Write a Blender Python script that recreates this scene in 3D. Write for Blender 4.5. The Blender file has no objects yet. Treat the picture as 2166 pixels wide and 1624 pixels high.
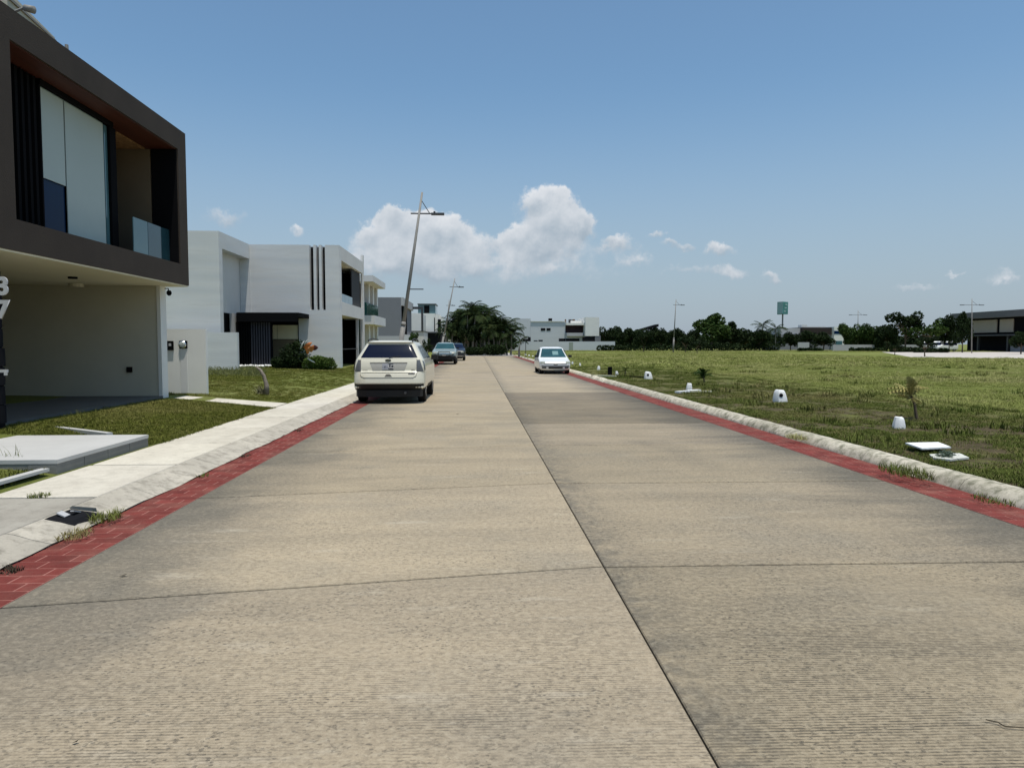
import bpy, math, random
import numpy as np
from mathutils import Vector, Matrix, noise as mnoise
random.seed(7)
S = bpy.context.scene
COL = S.collection
PI = math.pi

# ------------------------------------------------------------------ camera
CAMH = 1.6; FPX = 1500.0
PSI = math.atan(75/1500.0); TH = math.atan(84/1500.0)
cam_d = bpy.data.cameras.new('camera'); cam = bpy.data.objects.new('camera', cam_d); COL.objects.link(cam)
cam_d.sensor_width = 36; cam_d.lens = FPX/2166*36
cam_d.clip_start = 0.05; cam_d.clip_end = 6000
cam.location = (0, 0, CAMH)
cam.rotation_euler = (PI/2-TH, 0, -PSI)
S.camera = cam

# ------------------------------------------------------------------ light
SUN_EL = math.radians(79); SUN_AZ = math.radians(152)      # azimuth from +Y towards +X: behind the camera, a touch right
w = bpy.data.worlds.new('World'); S.world = w; w.use_nodes = True
SKY_STRENGTH = 0.135
sun_d = bpy.data.lights.new('sun', 'SUN'); sun = bpy.data.objects.new('sun', sun_d); COL.objects.link(sun)
sun_d.energy = 4.2; sun_d.angle = math.radians(0.5); sun_d.color = (1.0, 0.94, 0.84)
sdir = Vector((math.sin(SUN_AZ)*math.cos(SUN_EL), math.cos(SUN_AZ)*math.cos(SUN_EL), math.sin(SUN_EL)))
sun.rotation_euler = sdir.to_track_quat('Z', 'Y').to_euler()
sun.location = (0, 0, 50)
S.view_settings.view_transform = 'Standard'; S.view_settings.look = 'None'
S.view_settings.exposure = -0.1; S.view_settings.gamma = 1.0; S.view_settings.use_curve_mapping = False

# pixel of the 2166-wide photo -> ray
_r = (math.cos(PSI), -math.sin(PSI), 0); _u = (math.sin(PSI)*math.sin(TH), math.cos(PSI)*math.sin(TH), math.cos(TH))
_f = (math.sin(PSI)*math.cos(TH), math.cos(PSI)*math.cos(TH), -math.sin(TH))
def ray(px, py):
    a = (px-1083)/FPX; b = (812-py)/FPX
    return Vector([a*_r[i]+b*_u[i]+_f[i] for i in range(3)])
def at(px, py, Y):
    d = ray(px, py); t = Y/d[1]; return Vector((d[0]*t, Y, CAMH+d[2]*t))
def side(px, py, X):
    d = ray(px, py); t = X/d[0]; return Vector((X, d[1]*t, CAMH+d[2]*t))
def gnd(px, py, z=0.0):
    d = ray(px, py); t = (z-CAMH)/d[2]; return Vector((d[0]*t, d[1]*t, z))

# ------------------------------------------------------------------ node helper
class NT:
    def __init__(s, tree): s.t = tree; s.n = tree.nodes; s.l = tree.links
    def node(s, typ, **kw):
        n = s.n.new(typ)
        for k, v in kw.items(): setattr(n, k, v)
        return n
    def put(s, sock, v):
        if v is None: return
        if isinstance(v, bpy.types.NodeSocket): s.l.new(v, sock)
        elif isinstance(v, (tuple, list)) and sock.type == 'RGBA' and len(v) == 3: sock.default_value = (*v, 1)
        else: sock.default_value = v
    def m(s, op, a, b=None, c=None, clamp=False):
        n = s.node('ShaderNodeMath', operation=op, use_clamp=clamp)
        s.put(n.inputs[0], a); s.put(n.inputs[1], b); s.put(n.inputs[2], c)
        return n.outputs[0]
    def vm(s, op, a, b=None, sc=None):
        n = s.node('ShaderNodeVectorMath', operation=op)
        s.put(n.inputs[0], a); s.put(n.inputs[1], b)
        if sc is not None: s.put(n.inputs[3], sc)
        return n.outputs['Value'] if op in ('LENGTH', 'DOT_PRODUCT') else n.outputs[0]
    def mix(s, f, a, b, mode='MIX'):
        n = s.node('ShaderNodeMix', data_type='RGBA', blend_type=mode)
        s.put(n.inputs[0], f); s.put(n.inputs[6], a); s.put(n.inputs[7], b)
        return n.outputs[2]
    def noise(s, vec, scale, detail=4, rough=.55, dist=0):
        n = s.node('ShaderNodeTexNoise'); s.put(n.inputs['Vector'], vec)
        n.inputs['Scale'].default_value = scale; n.inputs['Detail'].default_value = detail
        n.inputs['Roughness'].default_value = rough; n.inputs['Distortion'].default_value = dist
        return n.outputs['Fac']
    def mr(s, v, a, b, c=0., d=1., smooth=False):
        n = s.node('ShaderNodeMapRange'); n.clamp = True
        if smooth: n.interpolation_type = 'SMOOTHSTEP'
        s.put(n.inputs[0], v)
        for i, x in enumerate((a, b, c, d)): s.put(n.inputs[i+1], x)
        return n.outputs[0]
    def sep(s, v):
        n = s.node('ShaderNodeSeparateXYZ'); s.put(n.inputs[0], v); return n.outputs
    def comb(s, x, y, z):
        n = s.node('ShaderNodeCombineXYZ'); s.put(n.inputs[0], x); s.put(n.inputs[1], y); s.put(n.inputs[2], z); return n.outputs[0]

# ------------------------------------------------------------------ sky with clouds
def build_world():
    t = NT(w.node_tree); t.n.clear()
    out = t.node('ShaderNodeOutputWorld'); bg = t.node('ShaderNodeBackground')
    sky = t.node('ShaderNodeTexSky'); sky.sky_type = 'NISHITA'; sky.sun_disc = False
    sky.sun_elevation = SUN_EL; sky.sun_rotation = SUN_AZ
    sky.altitude = 0; sky.air_density = 1.0; sky.dust_density = 1.6; sky.ozone_density = 1.8
    tc = t.node('ShaderNodeTexCoord'); d = t.vm('NORMALIZE', tc.outputs['Generated'])
    x, y, z = t.sep(d)
    az = t.m('ARCTAN2', x, y); el = t.m('ARCSINE', z); el_true = el
    wn_ = t.node('ShaderNodeTexNoise'); t.put(wn_.inputs['Vector'], d); wn_.inputs['Scale'].default_value = 26; wn_.inputs['Detail'].default_value = 7; wn_.inputs['Roughness'].default_value = .62
    wx, wy, wz = t.sep(wn_.outputs['Color'])
    az = t.m('ADD', az, t.m('MULTIPLY', t.m('SUBTRACT', wx, .5), .062)); el = t.m('ADD', el, t.m('MULTIPLY', t.m('SUBTRACT', wy, .5), .050))
    blobs = [  # px, py, rx, ry, amp
        (850, 468, 38, 26, .9), (800, 502, 38, 28, .72), (880, 500, 56, 38, .66), (940, 492, 52, 30, 1.0), (975, 512, 32, 26, .62), (905, 545, 130, 42, .56),
        (1148, 432, 44, 30, 1.25), (1190, 462, 44, 36, 1.2), (1160, 500, 54, 34, 1.0), (1078, 506, 38, 22, .8), (1232, 480, 22, 16, .9), (1120, 530, 70, 24, .55),
        (1308, 519, 40, 15, .72), (1345, 553, 32, 16, .5), (1520, 528, 27, 15, .68), (1532, 578, 44, 12, .58), (1640, 586, 26, 14, .52), (1392, 499, 20, 9, .48),
        (1430, 520, 30, 8, .4), (1160, 568, 24, 12, .42), (1440, 570, 40, 10, .36), (478, 468, 60, 24, .48), (628, 490, 17, 12, .44), (1940, 604, 60, 8, .34), (2020, 574, 18, 6, .48), (2110, 584, 34, 10, .42),
        (1030, 572, 280, 44, .42), (880, 560, 150, 26, .25), (1350, 570, 200, 40, .1)]
    S0 = None; H0 = None
    for px, py, rx, ry, amp in blobs:
        c = ray(px, py); a0 = math.atan2(c.x, c.y); e0 = math.atan2(c.z, math.hypot(c.x, c.y))
        sx = rx/FPX*1.04; sy = ry/FPX*1.08
        dx = t.m('MULTIPLY', t.m('SUBTRACT', az, a0), 1/sx); dy = t.m('MULTIPLY', t.m('SUBTRACT', el, e0), 1/sy)
        r2 = t.m('ADD', t.m('MULTIPLY', dx, dx), t.m('MULTIPLY', dy, dy))
        g = t.m('MULTIPLY', t.m('EXPONENT', t.m('MULTIPLY', r2, -1.0)), amp)
        gh = t.m('MULTIPLY', g, dy)
        S0 = g if S0 is None else t.m('ADD', S0, g)
        H0 = gh if H0 is None else t.m('ADD', H0, gh)
    n1 = t.noise(d, 17, 9, .52); n2 = t.noise(t.vm('ADD', d, (-.004, 0, 0.012)), 17, 4, .5)
    n3 = t.noise(d, 75, 7, .65); n4 = t.noise(t.vm('ADD', d, (-0.001, 0, .003)), 75, 4, .55)
    hh0 = t.m('DIVIDE', H0, t.m('ADD', S0, .1))
    fb = t.m('ADD', t.m('MULTIPLY', t.m('SUBTRACT', n1, .5), 1.15), t.m('MULTIPLY', t.m('SUBTRACT', n3, .5), .62))
    f = t.m('ADD', S0, t.m('MULTIPLY', fb, t.mr(S0, 0.05, .5, 0, 1)))
    dens = t.mr(f, .20, t.mr(hh0, -.9, .5, 1.05, .52), 0, 1, True)
    edge = t.mr(f, .3, 1.2, 0, 1)
    hh = t.m('DIVIDE', H0, t.m('ADD', S0, .1))
    relief = t.m('ADD', t.m('MULTIPLY', t.m('SUBTRACT', n1, n2), 1.7), t.m('MULTIPLY', t.m('SUBTRACT', n3, n4), .3))
    lit = t.m('ADD', t.m('ADD', t.m('MULTIPLY', hh, .62), .40), relief, clamp=True)
    lit = t.m('SUBTRACT', lit, t.m('MULTIPLY', edge, .05), clamp=True)
    ccol = t.mix(lit, (3.0, 3.6, 4.2), (6.3, 6.45, 6.7))
    # the air near the horizon: thin grey-white veil
    veil = t.mr(el_true, 0.0, 0.36, .80, 0.0, True)
    skyc = t.mix(veil, t.mix(1.0, sky.outputs[0], (0.87, 1.06, 1.08), 'MULTIPLY'), (3.05, 3.58, 4.30))
    col = t.mix(t.m('MULTIPLY', dens, .93), skyc, ccol)
    t.put(bg.inputs[0], col); bg.inputs[1].default_value = SKY_STRENGTH
    t.l.new(bg.outputs[0], out.inputs[0])
build_world()

# ------------------------------------------------------------------ materials
MATS = {}
def pm(name, col, rough=.8, var=.12, vscale=3, bump=.1, bscale=60, metal=0, coat=0, spec=.5, stretch=(1, 1, 1), col2=None, c2scale=1.2, c2lo=.5, c2hi=.7, rnd=0., trans=0):
    if name in MATS: return MATS[name]
    m = bpy.data.materials.new(name); m.use_nodes = True; t = NT(m.node_tree)
    b = t.n['Principled BSDF']
    tc = t.node('ShaderNodeNewGeometry'); v = t.vm('MULTIPLY', tc.outputs['Position'], stretch)
    c = col
    if col2 is not None:
        c = t.mix(t.mr(t.noise(v, c2scale, 6, .6), c2lo, c2hi), col, col2)
    if var:
        k = t.mr(t.noise(v, vscale, 6, .62), .25, .75, 1-var, 1+var)
        vv = t.node('ShaderNodeVectorMath', operation='SCALE'); t.put(vv.inputs[0], c if not isinstance(c, tuple) else c[:3]); t.put(vv.inputs[3], k)
        c = vv.outputs[0]
    if rnd:
        oi = t.node('ShaderNodeObjectInfo'); k = t.mr(oi.outputs['Random'], 0, 1, 1-rnd, 1+rnd)
        vv = t.node('ShaderNodeVectorMath', operation='SCALE'); t.put(vv.inputs[0], c if not isinstance(c, tuple) else c[:3]); t.put(vv.inputs[3], k)
        c = vv.outputs[0]
    t.put(b.inputs['Base Color'], c)
    b.inputs['Roughness'].default_value = rough; b.inputs['Metallic'].default_value = metal
    b.inputs['Coat Weight'].default_value = coat; b.inputs['Coat Roughness'].default_value = .05
    b.inputs['Specular IOR Level'].default_value = spec
    if trans: b.inputs['Transmission Weight'].default_value = trans
    if bump:
        bp = t.node('ShaderNodeBump'); bp.inputs['Strength'].default_value = bump; bp.inputs['Distance'].default_value = .02
        t.put(bp.inputs['Height'], t.noise(v, bscale, 5, .6)); t.l.new(bp.outputs[0], b.inputs['Normal'])
    MATS[name] = m; return m

def mat_road():
    m = bpy.data.materials.new('road_concrete'); m.use_nodes = True; t = NT(m.node_tree); b = t.n['Principled BSDF']
    P = t.node('ShaderNodeNewGeometry').outputs['Position']; oi = t.node('ShaderNodeObjectInfo')
    x, y, z = t.sep(P)
    st = t.vm('MULTIPLY', P, (.35, 1.6, 1))
    n1 = t.noise(st, 1.0, 7, .65, .4); n2 = t.noise(P, .55, 5, .6); n3 = t.noise(t.vm('MULTIPLY', P, (1, 4, 1)), 6, 6, .65); n4 = t.noise(P, 60, 6, .75); n6 = t.noise(t.vm('MULTIPLY', P, (1, 1.3, 1)), 22, 6, .72)
    base = t.mix(t.mr(n1, .38, .66), (.350, .285, .196), (.262, .216, .152))
    base = t.mix(t.m('MULTIPLY', t.mr(n2, .5, .75), .6), base, (.215, .195, .158))
    # grime along the gutters and right of the long joint
    d1 = t.m('SUBTRACT', t.m('MULTIPLY', n2, 1.3), t.m('ADD', x, 2.95)); g1 = t.mr(d1, -.75, .55)
    d2 = t.m('SUBTRACT', t.m('MULTIPLY', n1, 1.2), t.m('SUBTRACT', 4.8, x)); g2 = t.mr(d2, -.9, .5)
    xs = t.m('SUBTRACT', x, .915); g3 = t.m('MULTIPLY', t.mr(xs, 0.0, .42, 1, 0), t.m('GREATER_THAN', xs, 0)); g3 = t.m('MULTIPLY', g3, t.mr(t.noise(P, 5, 7, .7), .36, .58))
    gr = t.m('MAXIMUM', t.m('MULTIPLY', t.m('MAXIMUM', g1, g2), .72), t.m('MULTIPLY', g3, .85))
    nst = t.noise(t.vm('ADD', P, (7, 3, 0)), .33, 4, .6)
    gr = t.m('MAXIMUM', gr, t.m('MULTIPLY', t.mr(nst, .56, .70), .45))
    base = t.mix(gr, base, (.12, .108, .088))
    base = t.mix(t.m('MULTIPLY', t.mr(n3, .55, .75), .35), base, (.2, .185, .155))
    base = t.mix(t.m('MULTIPLY', t.mr(t.noise(st, 3.1, 5, .6), .6, .78), .5), base, (.5, .45, .36))
    # tining grooves across the lane, worn away in places
    wv = t.node('ShaderNodeTexWave', wave_type='BANDS', bands_direction='Y'); wv.inputs['Scale'].default_value = 15; wv.inputs['Distortion'].default_value = 1.2
    wv.inputs['Detail'].default_value = 3; wv.inputs['Detail Scale'].default_value = .35; t.put(wv.inputs['Vector'], t.vm('ADD', P, t.comb(0, t.m('MULTIPLY', x, .02), 0)))
    worn = t.m('MULTIPLY', t.mr(t.noise(P, .8, 4, .6), .40, .56), t.mr(n6, .34, .56))
    worn = t.m('MULTIPLY', t.m('MULTIPLY', worn, t.mr(t.m('SUBTRACT', y, t.m('MULTIPLY', x, .35)), 2.9, 4.6, 1, .10)), t.mr(t.noise(t.vm('MULTIPLY', P, (.15, 3, 1)), 3, 3, .6), .3, .6, .35, 1))
    groove = t.m('MULTIPLY', t.mr(wv.outputs['Fac'], .0, .42, 1, 0), worn)
    # pits
    vo = t.node('ShaderNodeTexVoronoi'); vo.inputs['Scale'].default_value = 34; t.put(vo.inputs['Vector'], t.vm('MULTIPLY', P, (.8, 1.2, 1)))
    pit = t.m('MULTIPLY', t.mr(t.m('ADD', vo.outputs['Distance'], t.m('MULTIPLY', n4, .25)), .30, .44, 1, 0), t.mr(t.noise(P, .9, 5, .65), .40, .58))
    pit = t.m('MULTIPLY', pit, t.m('GREATER_THAN', n4, .47))
    vc = t.node('ShaderNodeTexVoronoi'); vc.feature = 'DISTANCE_TO_EDGE'; vc.inputs['Scale'].default_value = 16; t.put(vc.inputs['Vector'], t.vm('ADD', P, t.vm('SCALE', t.comb(n4, n3, n1), None, .08)))
    crk = t.m('MULTIPLY', t.mr(vc.outputs['Distance'], .0, .02, 1, 0), t.mr(n3, .48, .6))
    dk = t.m('MAXIMUM', t.m('MULTIPLY', groove, .8), t.m('MAXIMUM', t.m('MULTIPLY', pit, .85), t.m('MULTIPLY', crk, .45)))
    base = t.mix(dk, base, (.085, .075, .06))
    base = t.mix(1.0, base, t.mix(n4, (.55, .55, .55), (1.45, 1.45, 1.45)), 'MULTIPLY')
    base = t.mix(t.m('MULTIPLY', t.mr(n6, .5, .68), .5), base, (.15, .13, .10))
    base = t.mix(t.m('MULTIPLY', t.mr(n6, .52, .30), .45), base, (.46, .40, .30))
    eg = t.m('MAXIMUM', t.mr(t.m('ADD', x, 2.95), 0, t.mr(n2, .35, .65, .3, 1.9), 1, 0), t.mr(t.m('SUBTRACT', 4.8, x), 0, t.mr(n1, .35, .65, .3, 1.9), 1, 0))
    eg = t.m('MULTIPLY', t.m('MULTIPLY', eg, t.mr(t.noise(P, .9, 5, .6), .36, .6)), t.mr(n6, .3, .6, .75, 1))
    base = t.mix(t.m('MULTIPLY', eg, .8), base, (.10, .092, .075))
    base = t.mix(t.m('MULTIPLY', groove, t.mr(x, .5, 1.6, .5, .95)), base, (.08, .07, .055))
    base = t.mix(1.0, base, oi.outputs['Color'], 'MULTIPLY')
    t.put(b.inputs['Base Color'], base); b.inputs['Roughness'].default_value = .82; b.inputs['Specular IOR Level'].default_value = .25
    bp = t.node('ShaderNodeBump'); bp.inputs['Strength'].default_value = .7; bp.inputs['Distance'].default_value = .006
    hgt = t.m('SUBTRACT', t.m('ADD', t.m('MULTIPLY', n4, .9), t.m('MULTIPLY', n3, .7)), dk)
    t.put(bp.inputs['Height'], hgt); t.l.new(bp.outputs[0], b.inputs['Normal'])
    return m
def mat_walk(name, c1, c2, stain=(.14, .13, .11), amt=.5, lo=.5, hi=.72, coarse=40):
    m = bpy.data.materials.new(name); m.use_nodes = True; t = NT(m.node_tree); b = t.n['Principled BSDF']
    P = t.node('ShaderNodeNewGeometry').outputs['Position']; oi = t.node('ShaderNodeObjectInfo')
    n1 = t.noise(t.vm('MULTIPLY', P, (1, .6, 1)), 1.7, 7, .65, .3); n2 = t.noise(P, coarse, 6, .7); n3 = t.noise(P, 7, 6, .7)
    base = t.mix(t.mr(n1, .35, .65), c1, c2)
    base = t.mix(t.m('MULTIPLY', t.mr(n3, lo, hi), amt), base, stain)
    base = t.mix(1.0, base, t.mix(n2, (.78, .78, .78), (1.2, 1.2, 1.2)), 'MULTIPLY')
    base = t.mix(1.0, base, oi.outputs['Color'], 'MULTIPLY')
    t.put(b.inputs['Base Color'], base); b.inputs['Roughness'].default_value = .85; b.inputs['Specular IOR Level'].default_value = .25
    bp = t.node('ShaderNodeBump'); bp.inputs['Strength'].default_value = .6; bp.inputs['Distance'].default_value = .008
    t.put(bp.inputs['Height'], t.m('ADD', n2, n3)); t.l.new(bp.outputs[0], b.inputs['Normal'])
    MATS[name] = m; return m
def mat_field(name, left=False):
    m = bpy.data.materials.new(name); m.use_nodes = True; t = NT(m.node_tree); b = t.n['Principled BSDF']
    P = t.node('ShaderNodeNewGeometry').outputs['Position']; x, y, z = t.sep(P)
    n1 = t.noise(P, .35, 6, .65); n2 = t.noise(P, 1.6, 7, .7, .3); n3 = t.noise(P, 14, 6, .75); n5 = t.noise(t.vm('MULTIPLY', P, (.25, .7, 1)), .12, 5, .6)
    g = t.mix(t.mr(n3, .3, .7), (.085, .11, .018), (.19, .215, .052))
    g = t.mix(t.mr(n1, .35, .68), g, (.14, .16, .042))
    g = t.mix(t.m('MULTIPLY', t.mr(n5, .45, .66), .75), g, (.25, .24, .10))
    g = t.mix(t.m('MULTIPLY', t.mr(n2, .55, .75), .45), g, (.065, .085, .018))
    soil = t.mix(t.mr(n3, .35, .65), (.055, .043, .022), (.12, .095, .055))
    if left: s = t.m('MULTIPLY', t.mr(n2, .52, .7), .35)
    else:
        near = t.mr(x, 9.5, 12.5, 1, 0); s = t.m('MULTIPLY', t.mr(n2, .30, .50), near)
        s = t.m('MAXIMUM', t.m('MULTIPLY', s, t.mr(y, 14, 45, 1, .3)), t.m('MULTIPLY', t.mr(n2, .6, .72), .25))
    c = t.mix(s, g, soil)
    t.put(b.inputs['Base Color'], c); b.inputs['Roughness'].default_value = .95; b.inputs['Specular IOR Level'].default_value = .1
    bp = t.node('ShaderNodeBump'); bp.inputs['Strength'].default_value = 1; bp.inputs['Distance'].default_value = .05
    t.put(bp.inputs['Height'], t.m('ADD', n3, n2)); t.l.new(bp.outputs[0], b.inputs['Normal'])
    MATS[name] = m; return m
def mat_blade(name, c1, c2, dry=(.2, .17, .07), dryf=.82):
    m = bpy.data.materials.new(name); m.use_nodes = True; t = NT(m.node_tree); b = t.n['Principled BSDF']
    oi = t.node('ShaderNodeObjectInfo'); P = t.node('ShaderNodeNewGeometry').outputs['Position']
    r = t.m('FRACT', t.m('ADD', oi.outputs['Random'], t.m('MULTIPLY', t.noise(P, .4, 3), .6)))
    c = t.mix(r, c1, c2); c = t.mix(t.mr(oi.outputs['Random'], dryf, 1, 0, .8), c, dry); c = t.mix(t.mr(t.noise(P, .16, 5, .6), .52, .66, 0, .55), c, dry)
    t.put(b.inputs['Base Color'], c); b.inputs['Roughness'].default_value = .8; b.inputs['Specular IOR Level'].default_value = .05
    b.inputs['Subsurface Weight'].default_value = 0
    MATS[name] = m; return m
def mat_brick():
    m = pm('red_brick', (.165, .034, .027), .9, .24, 6, .7, 45, col2=(.20, .09, .068), c2scale=2.6, c2lo=.48, c2hi=.78, rnd=.2, spec=.25)
    return m

ROAD = mat_road()
WALK = mat_walk('sidewalk_concrete', (.60, .56, .48), (.50, .46, .39), (.26, .24, .2), .4)
KERB = mat_walk('kerb_concrete', (.47, .43, .36), (.36, .33, .275), (.14, .125, .1), .6, .48, .66)
KERBR = mat_walk('kerb_rough', (.53, .49, .40), (.40, .365, .285), (.12, .12, .075), .8, .45, .64, 24)
FIELD = mat_field('field_ground'); LAWN = mat_field('lawn_ground', True)
BRICK = mat_brick()
MORTAR = pm('brick_mortar', (.27, .115, .095), .9, .2, 8, .3, 60, spec=.2)
STRIP = pm('red_strip', (.165, .038, .030), .88, .22, 2.2, .4, 50, spec=.2, col2=(.19, .085, .062), c2scale=2.2)
DIRT = pm('dirt', (.06, .05, .035), .95, .3, 5, .5, 40, spec=.1)
WHITE = pm('white_plaster', (.67, .665, .65), .85, .10, 1.6, .25, 9, stretch=(.4, .4, 3.5), spec=.3, col2=(.56, .575, .585), c2scale=.8, c2lo=.42, c2hi=.7)
WHITEP = pm('white_paint', (.74, .73, .69), .75, .04, 1.5, .1, 30, spec=.3)
SIDEW = pm('side_plaster', (.64, .63, .61), .85, .05, 1, .1, 30, spec=.3)
BROWN = pm('brown_render', (.047, .036, .028), .85, .16, 1.1, .3, 40, spec=.3)
SOFFIT = pm('red_wood_soffit', (.065, .017, .009), .6, .25, 2, .1, 20, stretch=(4, .4, 1), spec=.3)
TAN = pm('tan_wall', (.17, .13, .085), .8, .05, 2, .1, 30, spec=.2)
BLACK = pm('black_metal', (.007, .007, .008), .8, .1, 2, 0, spec=.04)
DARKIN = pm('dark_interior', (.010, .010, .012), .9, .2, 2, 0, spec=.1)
GARW = pm('garage_wall', (.54, .51, .41), .85, .06, 1.2, .1, 30, spec=.2)
CREAM = pm('cream_ceiling', (.76, .71, .55), .8, .03, 1, .05, 30, spec=.2)
CREAMI = pm('cream_interior', (.80, .74, .52), .8, .05, 1, .05, 30, spec=.2)
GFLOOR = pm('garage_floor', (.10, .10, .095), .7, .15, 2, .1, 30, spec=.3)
BLIND = pm('roller_blind', (.43, .50, .48), .7, .03, 1, .05, 200, spec=.3)
DGLASS = pm('dark_blue_glass', (.004, .02, .06), .1, 0, 1, 0, spec=.08)
CGLASS = pm('blue_green_glass', (.07, .15, .17), .08, .1, .5, 0, spec=.7)
GGLASS = pm('green_glass', (.03, .10, .085), .08, .25, 1.5, 0, spec=.8)
GREYW = pm('grey_render', (.19, .195, .215), .85, .05, 1, .1, 30, spec=.3)
LGREY = pm('light_grey_render', (.42, .42, .43), .85, .05, 1, .1, 30, spec=.3)
OCHRE = pm('ochre_wall', (.25, .17, .05), .8, .08, 1, .1, 30, spec=.2)
BRWOOD = pm('brown_wood', (.10, .05, .022), .7, .2, 2, .1, 30, spec=.2)
STEEL = pm('galvanised_steel', (.24, .23, .215), .65, .15, 2, .05, 40, metal=.1, spec=.3)
DSTEEL = pm('dark_steel', (.06, .06, .065), .5, .1, 2, 0, metal=.3)
PLAT = pm('polished_concrete', (.47, .465, .45), .6, .1, 1.3, .15, 60, spec=.35)
PLATS = pm('board_concrete', (.21, .205, .19), .8, .15, 2, .4, 60, spec=.3)
BARK = pm('bark', (.11, .085, .06), .9, .3, 6, .6, 30, spec=.1)
PBARK = pm('palm_bark', (.22, .20, .165), .9, .25, 6, .5, 30, spec=.1)
TYRE = pm('tyre_rubber', (.012, .012, .012), .8, .1, 5, 0, spec=.2)
RIM = pm('alloy_rim', (.4, .4, .41), .35, .05, 5, 0, metal=.8)
PAINTC = pm('cream_paint', (.66, .63, .51), .32, .02, 1, 0, coat=.8)
PAINTW = pm('white_car_paint', (.78, .79, .78), .35, .02, 1, 0, coat=.6)
PAINTG = pm('silver_green_paint', (.25, .30, .295), .35, .02, 1, 0, coat=.6)
PAINTD = pm('dark_paint', (.012, .015, .022), .35, .02, 1, 0, coat=.3)
CARGL = pm('car_glass', (.003, .006, .022), .08, 0, 1, 0, spec=.22)
TEALGL = pm('windscreen_glass', (.015, .06, .065), .06, .3, 2, 0, spec=.8)
PLAS = pm('black_plastic', (.014, .014, .014), .6, 0, 1, 0, spec=.3)
LAMPG = pm('smoked_lamp', (.11, .115, .12), .25, .15, 6, 0, spec=.7)
LAMPC = pm('clear_lamp', (.28, .29, .24), .2, .15, 8, 0, spec=.8)
CHROME = pm('chrome', (.6, .6, .6), .15, 0, 1, 0, metal=1)
PLATE = pm('plate_grey', (.30, .31, .34), .6, .1, 20, 0)
PANELG = pm('recess_grey', (.40, .39, .35), .4, .02, 1, 0)
WPLAST = pm('white_block', (.74, .75, .75), .8, .08, 6, .3, 40, col2=(.50, .47, .40), c2scale=6, c2lo=.52, c2hi=.72)
PAVE = pm('far_pavement', (.46, .42, .38), .9, .12, .4, .1, 5, spec=.2)
def leaf(name, a, b):
    return pm(name, a, .6, .35, 1.3, 0, col2=b, c2scale=.9, c2lo=.4, c2hi=.65, spec=.06, rnd=.12)
LEAFD = leaf('leaf_dark', (.012, .022, .008), (.028, .045, .014))
LEAFM = leaf('leaf_mid', (.026, .052, .012), (.065, .10, .024))
LEAFP = leaf('leaf_palm', (.014, .03, .010), (.045, .06, .018))
LEAFY = leaf('leaf_yellow', (.16, .17, .05), (.30, .26, .10))
ORANGE = pm('orange_leaf', (.62, .17, .04), .6, .3, 6, 0, col2=(.55, .30, .12), c2scale=5)
STRIPE = pm('pale_leaf', (.55, .55, .52), .6, .2, 9, 0)
DRED = pm('dark_red_leaf', (.06, .012, .01), .6, .2, 9, 0)

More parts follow.
